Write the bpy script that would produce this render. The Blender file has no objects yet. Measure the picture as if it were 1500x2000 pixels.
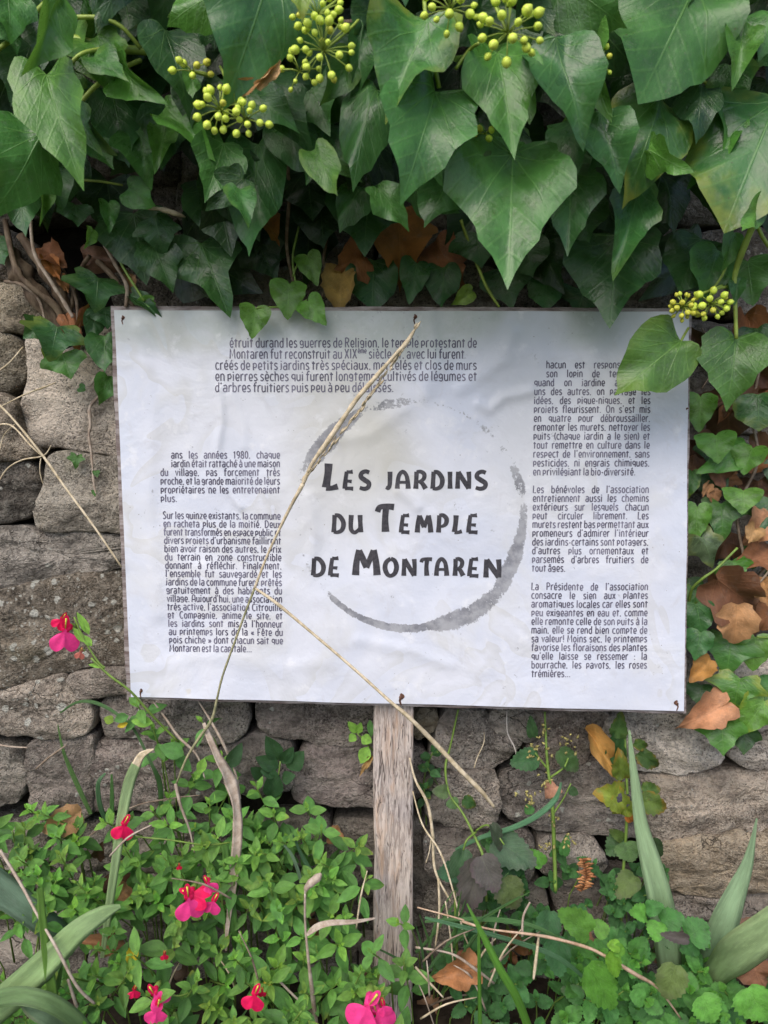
import bpy, math, random
from mathutils import Vector, Matrix, noise
rnd = random.Random(7)
R = math.radians
scene = bpy.context.scene
COL = scene.collection

# ---------------------------------------------------------------- camera
LEAN, PITCH = R(6), R(10)                      # batter of the wall and sign, tilt of the camera
ORIG = Vector((0, 0, 0.55))
VX = Vector((1, 0, 0)); VV = Vector((0, math.sin(LEAN), math.cos(LEAN))); VW = Vector((0, -math.cos(LEAN), math.sin(LEAN)))
FW = Vector((0, math.cos(PITCH), -math.sin(PITCH))); UP = Vector((0, math.sin(PITCH), math.cos(PITCH)))
FPX = 1444.0
CAMP = ORIG + VW * 0.06 - FW * 0.773
cd = bpy.data.cameras.new('camera'); cam = bpy.data.objects.new('camera', cd); COL.objects.link(cam)
cd.sensor_fit = 'VERTICAL'; cd.sensor_height = 36; cd.lens = 26; cd.clip_start = 0.02; cd.clip_end = 500
cam.location = CAMP; cam.rotation_euler = (R(90) - PITCH, 0, 0)
cd.dof.use_dof = True; cd.dof.focus_distance = 0.80; cd.dof.aperture_fstop = 8.5
scene.camera = cam

# ---------------------------------------------------------------- sky, sun, exposure
world = bpy.data.worlds.new('World'); scene.world = world; world.use_nodes = True
wn = world.node_tree; bg = wn.nodes['Background']
sky = wn.nodes.new('ShaderNodeTexSky'); sky.sky_type = 'NISHITA'; sky.sun_disc = False
SUN_EL, SUN_AZ = R(52), R(205)
sky.sun_elevation = SUN_EL; sky.sun_rotation = SUN_AZ; sky.air_density = 1.0; sky.dust_density = 3.0; sky.ozone_density = 1.0
wn.links.new(sky.outputs[0], bg.inputs[0]); bg.inputs[1].default_value = 0.13
sl = bpy.data.lights.new('sun', 'SUN'); sl.energy = 1.3; sl.angle = R(50); sl.color = (1.0, 0.96, 0.9)
so = bpy.data.objects.new('sun', sl); COL.objects.link(so)
sd = Vector((math.sin(SUN_AZ) * math.cos(SUN_EL), math.cos(SUN_AZ) * math.cos(SUN_EL), math.sin(SUN_EL)))
so.rotation_euler = sd.to_track_quat('Z', 'Y').to_euler()
so.location = (0, -3, 4)
scene.view_settings.view_transform = 'Standard'; scene.view_settings.look = 'None'
scene.view_settings.exposure = 0.64; scene.view_settings.gamma = 1; scene.view_settings.use_curve_mapping = False

# ---------------------------------------------------------------- helpers
def P(px, py, w=0.0):
    """point on the plane w metres in front of the wall face that the photograph shows at (px, py)"""
    d = FW + VX * ((px - 750) / FPX) - UP * ((py - 1000) / FPX)
    q = ORIG + VW * w
    return CAMP + d * ((q - CAMP).dot(VW) / d.dot(VW))
def uv_of(p):
    q = p - ORIG; return q.dot(VX), q.dot(VV)
def UVW(u, v, w): return ORIG + VX * u + VV * v + VW * w
def mpp(p): return (p - CAMP).dot(FW) / FPX      # metres per photo pixel at p

WM = {}                                          # world matrices
def link(o, parent=None, M=None):
    COL.objects.link(o)
    if M is None: M = Matrix.Identity(4)
    if parent is not None:
        o.parent = parent; o.matrix_basis = WM[parent.name].inverted() @ M
    else: o.matrix_basis = M
    WM[o.name] = M
    return o
def tag(o, label=None, cat=None, group=None, kind=None):
    if label: o['label'] = label
    if cat: o['category'] = cat
    if group: o['group'] = group
    if kind: o['kind'] = kind
    return o
def thing(name, loc, label, cat, group=None):
    return tag(link(bpy.data.objects.new(name, None), None, Matrix.Translation(loc)), label, cat, group)
def mesh(name, vs, fs, m, smooth=True):
    me = bpy.data.meshes.new(name); me.from_pydata([tuple(v) for v in vs], [], fs); me.materials.append(m)
    if smooth: me.polygons.foreach_set('use_smooth', [True] * len(me.polygons))
    me.update(); return me
def obj(name, vs, fs, m, parent=None, smooth=True, color=None):
    c = Vector((0, 0, 0))
    for v in vs: c += Vector(v)
    c /= len(vs)
    me = mesh(name, [Vector(v) - c for v in vs], fs, m, smooth)
    o = bpy.data.objects.new(name, me)
    if color: o.color = color
    return link(o, parent, Matrix.Translation(c))
def inst(name, me, M, parent=None, color=None):
    o = bpy.data.objects.new(name, me)
    if color: o.color = color
    return link(o, parent, M)
def catmull(pts, n):
    """smooth curve through points (tuples of floats), n samples per span"""
    pts = [tuple(p) for p in pts]; out = []
    for i in range(len(pts) - 1):
        a = pts[max(i - 1, 0)]; b = pts[i]; c = pts[i + 1]; d = pts[min(i + 2, len(pts) - 1)]
        for k in range(n):
            t = k / n
            out.append(tuple(0.5 * (2 * b[j] + (c[j] - a[j]) * t + (2 * a[j] - 5 * b[j] + 4 * c[j] - d[j]) * t * t + (3 * b[j] - a[j] - 3 * c[j] + d[j]) * t ** 3) for j in range(len(b))))
    out.append(pts[-1]); return out
def tube_geo(path, rad, seg=6):
    vs, fs = [], []
    n = len(path)
    for i, p in enumerate(path):
        t = (path[min(i + 1, n - 1)] - path[max(i - 1, 0)]).normalized()
        x = t.cross(Vector((0.3, 1, 0.2))).normalized(); y = t.cross(x)
        for k in range(seg):
            a = 2 * math.pi * k / seg
            vs.append(p + (x * math.cos(a) + y * math.sin(a)) * rad[i])
    for i in range(n - 1):
        for k in range(seg):
            fs.append((i * seg + k, i * seg + (k + 1) % seg, (i + 1) * seg + (k + 1) % seg, (i + 1) * seg + k))
    fs.append(tuple(range(seg))[::-1]); fs.append(tuple((n - 1) * seg + k for k in range(seg)))
    return vs, fs
def stalk(name, pts, m, parent=None, seg=6, sub=5, wob=0.0, color=None):
    """tube through (px, py, w, width_px)"""
    c = catmull(pts, sub); path = []; rad = []
    for i, (x, y, w, r) in enumerate(c):
        p = P(x, y, w); path.append(p); rad.append(max(r, .6) * 0.5 * mpp(p) * (1 + wob * noise.noise(p * 150)))
    vs, fs = tube_geo(path, rad, seg)
    return obj(name, vs, fs, m, parent, True, color)
def strap(name, pts, m, parent=None, sub=6, fold=0.25, color=None, twist=0.0, wave=0.0):
    """grass or iris blade through (px, py, w, width_px), with a V section and real thickness"""
    c = catmull(pts, sub); n = len(c); vs, fs = [], []; uvs = []
    path = [P(x, y, w) for x, y, w, r in c]
    for i in range(n):
        p = path[i]; r = max(c[i][3], .5) * mpp(p) * 0.5
        t = (path[min(i + 1, n - 1)] - path[max(i - 1, 0)]).normalized()
        nrm = (CAMP - p).normalized(); x = t.cross(nrm).normalized(); z = x.cross(t)
        a = twist * math.sin(i / n * 5); x = x * math.cos(a) + z * math.sin(a); z = x.cross(t)
        wv = wave * noise.noise(p * 60) * r
        for s, q, th in ((-1, 1, 0), (-.5, .45, .25), (0, 0, .5), (.5, .45, .25), (1, 1, 0)):
            vs.append(p + x * s * r + z * (q * fold * r + th * .0008 + wv * s)); uvs.append((s * .5 + .5, i / (n - 1)))
        for s, q in ((.5, .45), (0, 0), (-.5, .45)):
            vs.append(p + x * s * r + z * (q * fold * r - .0005 + wv * s)); uvs.append((s * .5 + .5, i / (n - 1)))
    for i in range(n - 1):
        for k in range(8):
            fs.append((i * 8 + k, i * 8 + (k + 1) % 8, i * 8 + 8 + (k + 1) % 8, i * 8 + 8 + k))
    o = obj(name, vs, fs, m, parent, True, color)
    ul = o.data.uv_layers.new(name='UVMap')
    for lp in o.data.loops: ul.data[lp.index].uv = uvs[lp.vertex_index]
    return o

# ---------------------------------------------------------------- materials
class G:
    """tiny node-graph writer"""
    def __init__(s, name):
        s.m = bpy.data.materials.new(name); s.m.use_nodes = True; s.t = s.m.node_tree
        s.b = s.t.nodes['Principled BSDF']; s.out = s.t.nodes['Material Output']
    def set(s, inp, v):
        if isinstance(v, bpy.types.NodeSocket): s.t.links.new(v, inp)
        elif isinstance(v, (tuple, list)) and inp.type == 'RGBA' and len(v) == 3: inp.default_value = (*v, 1)
        else: inp.default_value = v
    def n(s, typ, ins=None, out=0, **kw):
        nd = s.t.nodes.new(typ)
        for k, v in kw.items(): setattr(nd, k, v)
        for k, v in (ins or {}).items(): s.set(nd.inputs[k], v)
        return nd.outputs[out]
    def math(s, op, a, b=0.0, c=0.0): return s.n('ShaderNodeMath', {0: a, 1: b, 2: c}, operation=op)
    def add(s, a, b): return s.math('ADD', a, b)
    def sub(s, a, b): return s.math('SUBTRACT', a, b)
    def mul(s, a, b): return s.math('MULTIPLY', a, b)
    def noise(s, scale, vec=None, detail=4, rough=.6, dist=0.0, color=False):
        i = {'Scale': scale, 'Detail': detail, 'Roughness': rough, 'Distortion': dist}
        if vec is not None: i['Vector'] = vec
        return s.n('ShaderNodeTexNoise', i, 1 if color else 0)
    def vor(s, scale, vec=None, feature='F1', out=0):
        i = {'Scale': scale}
        if vec is not None: i['Vector'] = vec
        return s.n('ShaderNodeTexVoronoi', i, out, feature=feature)
    def sm(s, v, a, b, lo=0.0, hi=1.0):
        return s.n('ShaderNodeMapRange', {'Value': v, 'From Min': a, 'From Max': b, 'To Min': lo, 'To Max': hi}, interpolation_type='SMOOTHSTEP')
    def mix(s, f, a, b, mode='MIX'):
        nd = s.t.nodes.new('ShaderNodeMix'); nd.data_type = 'RGBA'; nd.blend_type = mode
        s.set(nd.inputs[0], f); s.set(nd.inputs[6], a); s.set(nd.inputs[7], b); return nd.outputs[2]
    def scale(s, c, f):
        nd = s.t.nodes.new('ShaderNodeVectorMath'); nd.operation = 'SCALE'; s.set(nd.inputs[0], c); s.set(nd.inputs['Scale'], f); return nd.outputs[0]
    def pos(s): return s.n('ShaderNodeNewGeometry', out=0)
    def vec(s, v, sc=(1, 1, 1), rot=(0, 0, 0)): return s.n('ShaderNodeMapping', {0: v, 2: rot, 3: sc})
    def info(s, out): return s.n('ShaderNodeObjectInfo', out=out)
    def bump(s, h, strength=.5, dist=.001, nrm=None):
        i = {'Strength': strength, 'Distance': dist, 'Height': h}
        if nrm is not None: i['Normal'] = nrm
        return s.n('ShaderNodeBump', i)
    def fin(s, color=None, rough=.6, spec=.5, normal=None, **kw):
        if color is not None: s.set(s.b.inputs['Base Color'], color)
        s.set(s.b.inputs['Roughness'], rough); s.set(s.b.inputs['Specular IOR Level'], spec)
        if normal is not None: s.set(s.b.inputs['Normal'], normal)
        for k, v in kw.items(): s.set(s.b.inputs[k.replace('_', ' ')], v)
        return s.m
    def translucent(s, fac, color):
        tr = s.n('ShaderNodeBsdfTranslucent', {'Color': color})
        mx = s.t.nodes.new('ShaderNodeMixShader'); mx.inputs[0].default_value = fac
        s.t.links.new(s.b.outputs[0], mx.inputs[1]); s.t.links.new(tr, mx.inputs[2]); s.t.links.new(mx.outputs[0], s.out.inputs[0])

def stone_mat():
    g = G('lichened_stone'); p = g.pos(); ic = g.info(1); lich = g.info(2); rn = g.info('Random')
    off = g.n('ShaderNodeCombineXYZ', {0: g.mul(rn, 7.0), 1: g.mul(rn, 3.0), 2: g.mul(rn, 5.0)})
    q = g.n('ShaderNodeVectorMath', {0: p, 1: off}, operation='ADD')
    qs = g.vec(q, (1, 1, 2.6), (0, 0.12, 0))
    big = g.noise(16, qs, 5, .62); gm = g.sm(g.noise(11, q, 3, .6), .38, .60, .25, 1); mid = g.noise(70, q, 5, .7); fine = g.noise(420, q, 3, .7)
    c = g.mix(g.sm(big, .38, .62), g.scale(ic, .60), g.scale(ic, 1.5)); pale = g.sm(g.noise(34, q, 5, .7), .56, .66, 0, .55); c = g.mix(pale, c, g.mix(.5, g.scale(ic, 1.8), (.42, .40, .34)))
    c = g.mix(g.sm(mid, .42, .66, 0, .75), c, g.mix(.5, g.scale(ic, 1.7), (.36, .34, .29)))
    warm = g.noise(22, q, 3, .6)
    c = g.mix(g.sm(warm, .58, .74, 0, .38), c, (.22, .16, .10))
    # dark crust of algae: speckled
    dk = g.mul(g.sm(g.noise(210, q, 3, .75), .47, .60), g.sm(g.noise(12, q, 4, .6), .40, .60))
    c = g.mix(g.mul(dk, g.add(.35, g.mul(lich, .6))), c, (.035, .028, .022))
    c = g.mix(g.mul(gm, g.sm(fine, .52, .66, 0, .75)), c, g.mix(.5, g.scale(ic, 1.9), (.50, .46, .40)))
    c = g.mix(g.mul(gm, g.sm(fine, .48, .36, 0, .85)), c, g.scale(ic, .16)); crk = g.vor(26, g.n('ShaderNodeVectorMath', {0: g.vec(q, (.7, 1, 1.8)), 1: g.scale(g.noise(40, q, 4, .6, color=True), .02)}, operation='ADD'), 'DISTANCE_TO_EDGE'); ck = g.mul(g.sm(crk, .016, .0), g.sm(g.noise(8, q, 2), .56, .64)); c = g.mix(g.mul(ck, .6), c, (.02, .016, .013))
    pits = g.sm(g.vor(190, q), .16, .05); c = g.mix(g.mul(pits, g.sm(mid, .4, .55)), c, (.02, .017, .014))
    # pale round lichen
    wq = g.n('ShaderNodeVectorMath', {0: q, 1: g.scale(g.noise(150, q, 2, .5, color=True), .006)}, operation='ADD')
    v = g.vor(75, wq); vr = g.vor(75, wq, out=1)
    sel = g.n('ShaderNodeSeparateColor', {0: vr})
    rad = g.mul(g.mul(g.mul(sel, sel), .58), lich)
    spot = g.sm(g.sub(v, rad), .0, -.10)
    v2 = g.vor(210, wq); s2 = g.n('ShaderNodeSeparateColor', {0: g.vor(210, wq, out=1)})
    spot2 = g.mul(g.sm(g.sub(v2, g.mul(g.mul(s2, .5), lich)), .0, -.15), g.sm(g.noise(25, q, 2), .42, .55))
    c = g.mix(g.math('MAXIMUM', spot, g.mul(spot2, .8)), c, (.52, .51, .45))
    green = g.sm(g.noise(9, q, 4, .6), .58, .72, 0, .35)
    c = g.mix(green, c, (.07, .085, .03))
    h = g.sub(g.add(g.add(g.mul(mid, 1.1), g.mul(fine, .6)), g.add(g.mul(big, 1.0), g.mul(spot, .12))), g.add(g.mul(pits, .4), g.mul(ck, .8)))
    return g.fin(c, .92, .22, g.bump(h, 1.0, .010))
def leaf_mat(name, kind, rough, trans, gloss=.5, edge=None, vein=(.16, .26, .07), veinf=.55):
    g = G(name); ic = g.info(1); al = g.info(2); rn = g.info('Random')
    uv = g.n('ShaderNodeUVMap'); sx = g.n('ShaderNodeSeparateXYZ', {0: uv}); nd = sx.node
    x = g.sub(nd.outputs[0], .5); y = g.sub(nd.outputs[1], .25); ax = g.math('ABSOLUTE', x)
    p = g.n('ShaderNodeTexCoord', out=3)
    off = g.n('ShaderNodeVectorMath', {0: uv, 1: g.n('ShaderNodeCombineXYZ', {0: g.mul(rn, 31.0), 1: g.mul(rn, 17.0)})}, operation='ADD')
    n1 = g.noise(3.0, off, 3); n2 = g.noise(24, off, 3, .7)
    v = None
    angs = (0, 34, 68, 108) if kind == 'ivy' else (0,)
    for i, a in enumerate(angs):
        s, c = math.sin(R(a)), math.cos(R(a))
        along = g.add(g.mul(ax, s), g.mul(y, c)); perp = g.math('ABSOLUTE', g.sub(g.mul(ax, c), g.mul(y, s)))
        th = .013 if a == 0 else .009
        l = g.mul(g.sm(perp, th, th * .25), g.sm(along, -.01, .02)); l = g.mul(l, g.sm(along, .95 if a == 0 else .55, .2, .25, 1))
        v = l if v is None else g.math('MAXIMUM', v, l)
    if kind in ('ivy', 'pin'):
        k = 6.0 if kind == 'ivy' else 7.5
        q = g.math('FRACT', g.mul(g.sub(y, g.mul(ax, 1.1 if kind == 'pin' else .8)), k))
        l = g.mul(g.sm(g.math('ABSOLUTE', g.sub(q, .5)), .12, .02), .5 if kind == 'pin' else .28)
        v = g.math('MAXIMUM', v, l)
    if kind == 'blade':
        w = g.n('ShaderNodeTexWave', {'Vector': g.vec(uv, (6, .02, 1)), 'Scale': 1.5, 'Distortion': 1.5, 'Detail': 3})
        v = g.add(g.mul(w, .5), g.sm(ax, .44, .49, 0, .9))
    base = g.mix(g.sm(n1, .3, .7), g.scale(ic, .72), g.scale(ic, 1.28))
    base = g.mix(g.sm(n2, .52, .72, 0, .35), base, g.scale(ic, 1.7))
    # pale or yellowing patch, amount set per leaf by alpha (1 = none)
    r = g.math('SQRT', g.add(g.mul(x, x), g.mul(g.sub(y, .35), g.sub(y, .35))))
    pm = g.mul(g.sm(g.add(r, g.mul(g.sub(n1, .5), .9)), .36, .62), g.mul(g.sub(1.0, al), .8))
    base = g.mix(pm, base, edge or (.30, .30, .03))
    c = g.mix(g.mul(v, veinf), base, g.mix(.5, g.scale(ic, 2.2), vein))
    c = g.mix(g.sm(g.noise(7, off, 5, .7), .52, .72, 0, .22), c, (.20, .22, .19))
    c = g.mix(g.sm(g.noise(38, off, 2, .5), .68, .73, 0, .6), c, (.07, .045, .02))
    spk = g.sm(g.noise(75, off, 2, .5), .66, .72, 0, .6)
    c = g.mix(spk, c, (.22, .22, .13))
    # undersides paler
    back = g.n('ShaderNodeNewGeometry', out=6)
    c = g.mix(g.mul(back, .5), c, g.mix(.5, g.scale(ic, 1.6), (.12, .17, .07)))
    h = g.add(g.mul(v, .5 if kind != 'ivy' else .5), g.add(g.mul(n2, .45), g.mul(n1, 1.6)))
    m = g.fin(c, g.sm(n1, .3, .7, rough - .06, rough + .1), gloss, g.bump(h, .55, .0014))
    g.translucent(trans, g.mix(.4, g.scale(ic, 2.0), (.25, .42, .03)))
    return m
def straw_mat(name, a, b, sc=(1, 1, 1)):
    g = G(name); q = g.vec(g.pos(), sc); n = g.noise(120, q, 4, .7); n2 = g.noise(35, q, 3)
    c = g.mix(g.sm(n, .35, .65), a, b); c = g.mix(g.sm(n2, .5, .7, 0, .5), c, tuple(x * .45 for x in a))
    return g.fin(c, .7, .3, g.bump(n, .5, .0008))
def plain(name, color, rough=.6, var=.3, sc=80, spec=.4, bump=.3):
    g = G(name); n = g.noise(sc, g.pos(), 4, .65)
    return g.fin(g.mix(g.sm(n, .3, .7), tuple(c * (1 - var) for c in color), tuple(min(1, c * (1 + var)) for c in color)), rough, spec, g.bump(n, bump, .001))

M_STONE = stone_mat()
M_IVY = leaf_mat('ivy_leaf', 'ivy', .30, .22, .5, vein=(.20, .34, .09), veinf=.62)
M_SAL = leaf_mat('salvia_leaf', 'pin', .5, .24, .35, veinf=.3)
M_BALM = leaf_mat('balm_leaf', 'pin', .52, .2, .35, edge=(.085, .055, .065), veinf=.4)
M_WILT = leaf_mat('wilted_leaf', 'pin', .55, .2, .3, edge=(.35, .13, .02), veinf=.4)
M_BLADE = leaf_mat('blade_leaf', 'blade', .45, .2, .4, edge=(.42, .30, .12), veinf=.35)
M_DEAD = leaf_mat('dead_leaf', 'ivy', .6, .12, .3, edge=(.09, .04, .02), vein=(.32, .16, .06), veinf=.35)
M_SOIL = plain('soil', (.035, .026, .019), .95, .5, 60, .1, 1)
M_EARTH = plain('dark_earth_fill', (.02, .017, .014), .98, .5, 40, .05, 1)
M_TWIG = straw_mat('twig_bark', (.16, .11, .075), (.30, .24, .18))
M_ROOT = straw_mat('ivy_bark', (.085, .055, .035), (.20, .15, .10), (1, 1, .3))
M_STRAW = straw_mat('dry_straw', (.46, .37, .23), (.72, .61, .44))
M_STRAWG = straw_mat('grey_straw', (.33, .25, .19), (.50, .42, .34))
M_GSTEM = plain('green_stem', (.17, .27, .05), .45, .25, 60)
M_YSTEM = plain('yellow_green_stem', (.27, .36, .06), .45, .25, 60)
M_BERRY = plain('green_berry', (.66, .80, .10), .42, .2, 300)
M_BERRYY = plain('yellow_berry', (.58, .58, .07), .5, .25, 300)
M_RUST = plain('rust', (.12, .055, .035), .8, .5, 400)
M_METAL = plain('dull_nail', (.30, .28, .27), .5, .4, 400, .6)
# ---------------------------------------------------------------- ground and wall
def grid_obj(name, x0, x1, y0, y1, step, zf, m):
    nx = int((x1 - x0) / step); ny = int((y1 - y0) / step); vs = []; fs = []
    for j in range(ny + 1):
        for i in range(nx + 1):
            x = x0 + (x1 - x0) * i / nx; y = y0 + (y1 - y0) * j / ny; vs.append((x, y, zf(x, y)))
    for j in range(ny):
        for i in range(nx):
            a = j * (nx + 1) + i; fs.append((a, a + 1, a + nx + 2, a + nx + 1))
    return obj(name, vs, fs, m)
def gz(x, y):
    r = max(abs(x), abs(y))
    return -0.01 + (0.02 * noise.noise(Vector((x, y, 0)) * 6) + .006 * noise.noise(Vector((x, y, 4)) * 40)) * (1 if r < 3 else .3)
tag(grid_obj('garden_soil', -1.6, 1.6, -1.6, .1, .02, gz, M_SOIL), 'dark bare soil at the foot of the wall', kind='structure')
g = G('far_ground'); M_FAR = g.fin(g.mix(g.sm(g.noise(2, g.pos(), 5), .35, .65), (.05, .045, .03), (.06, .09, .03)), .95, .1)
vs = []; fs = []
rr = [1.2, 3, 8, 25, 80, 300]
for r in rr:
    for k in range(32): vs.append((r * math.cos(k * math.pi / 16), r * math.sin(k * math.pi / 16), -.035))
for i in range(5):
    for k in range(32): fs.append((i * 32 + k, i * 32 + (k + 1) % 32, i * 32 + 32 + (k + 1) % 32, i * 32 + 32 + k))
tag(obj('ground', vs, fs, M_FAR), 'open ground stretching away from the wall', kind='structure')

wall = thing('stone_wall', P(750, 1950, 0), 'old dry stone wall of grey lichened blocks behind the sign', 'stone wall')
def stone(poly, w0=0.0, color=(.22, .20, .175), lich=.4, tilt=None, depth=.075, seg=96, rough=1.0):
    pts = [uv_of(P(x, y, w0)) for x, y in poly]
    # chaikin
    for cut in (.0055, .0022):
        q = []
        for i in range(len(pts)):
            a = pts[i]; b = pts[(i + 1) % len(pts)]; t = min(.3, cut / max(1e-6, math.hypot(a[0] - b[0], a[1] - b[1])))
            q += [(a[0] * (1 - t) + b[0] * t, a[1] * (1 - t) + b[1] * t), (a[0] * t + b[0] * (1 - t), a[1] * t + b[1] * (1 - t))]
        pts = q
    L = [0]
    for i in range(len(pts)):
        a = pts[i]; b = pts[(i + 1) % len(pts)]; L.append(L[-1] + math.hypot(a[0] - b[0], a[1] - b[1]))
    out = []; k = 0
    for i in range(seg):
        s = L[-1] * i / seg
        while L[k + 1] < s: k += 1
        t = (s - L[k]) / max(L[k + 1] - L[k], 1e-9); a = pts[k]; b = pts[(k + 1) % len(pts)]
        out.append((a[0] + (b[0] - a[0]) * t, a[1] + (b[1] - a[1]) * t))
    A = 0; cx = cy = 0
    for i in range(seg):
        a = out[i]; b = out[(i + 1) % seg]; cr = a[0] * b[1] - b[0] * a[1]; A += cr; cx += (a[0] + b[0]) * cr; cy += (a[1] + b[1]) * cr
    cx /= 3 * A; cy /= 3 * A; size = math.sqrt(abs(A / 2))
    tl = tilt or (rnd.uniform(-.06, .06), rnd.uniform(-.08, .08)); sd_ = Vector((rnd.uniform(0, 50), rnd.uniform(0, 50), 0))
    rings = [(.93, -depth), (.985, -depth * .45), (1.0, -.014), (.998, -.006), (.985, -.0015), (.95, -.0003), (.82, .001), (.73, .002), (.63, .003), (.53, .003), (.43, .004), (.32, .004), (.21, .004), (.10, .004)]
    vs = []; fs = []
    for r, d in rings:
        for (x, y) in out:
            dl = math.hypot(x - cx, y - cy); gr = 1 + .0028 / dl; u = cx + (x - cx) * r * gr; v = cy + (y - cy) * r * gr
            q = Vector((u, v, 0)) + sd_
            f = 1 if d > -.015 else .3
            nz = (.0065 * noise.noise(q * 18) + .0045 * noise.noise(q * Vector((1, 1, 1)).length * 22) + .0034 * noise.noise(q * 80) + .0022 * noise.noise(q * 170) - .008 * max(0, noise.noise(q * 28 + Vector((7, 7, 7))) - .1) + .0028 * (math.floor(3 * noise.noise(Vector((q.x * 9, q.y * 26, 5))) + .5 * noise.noise(q * 60)) / 3)) * rough
            ridge = .003 * (1 - abs(noise.noise(Vector((q.x * 8, q.y * 45, 3)))) * 2) * rough
            ed = (.0016 * noise.noise(Vector((u * 160, v * 160, d * 60))) + .0035 * noise.noise(Vector((u * 45, v * 45, 9)))) if r > .9 else 0
            dx, dy = x - cx, y - cy; ln = math.hypot(dx, dy) + 1e-6
            vs.append(UVW(u + dx / ln * ed * 1.2, v + dy / ln * ed * 1.2, w0 + d * min(1, size / .05) + f * (nz + ridge) + ((u - cx) * tl[0] + (v - cy) * tl[1]) * (1 if d > -.03 else 0)))
    nr = len(rings)
    for i in range(nr - 1):
        for k in range(seg): fs.append((i * seg + k, i * seg + (k + 1) % seg, (i + 1) * seg + (k + 1) % seg, (i + 1) * seg + k))
    vs.append(UVW(cx, cy, w0 + .004 + .006 * noise.noise((Vector((cx, cy, 0)) + sd_) * 18) * rough)); ci = len(vs) - 1
    for k in range(seg): fs.append(((nr - 1) * seg + k, (nr - 1) * seg + (k + 1) % seg, ci))
    if A < 0: fs = [f[::-1] for f in fs]
    color = (color[0] * 1.66, color[1] * 1.56, color[2] * 1.52)
    return obj('stone', vs, fs, M_STONE, wall, True, (*color, lich))
LG, MG, DG, BR = (.37, .34, .29), (.225, .205, .18), (.125, .112, .098), (.20, .165, .12)
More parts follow.
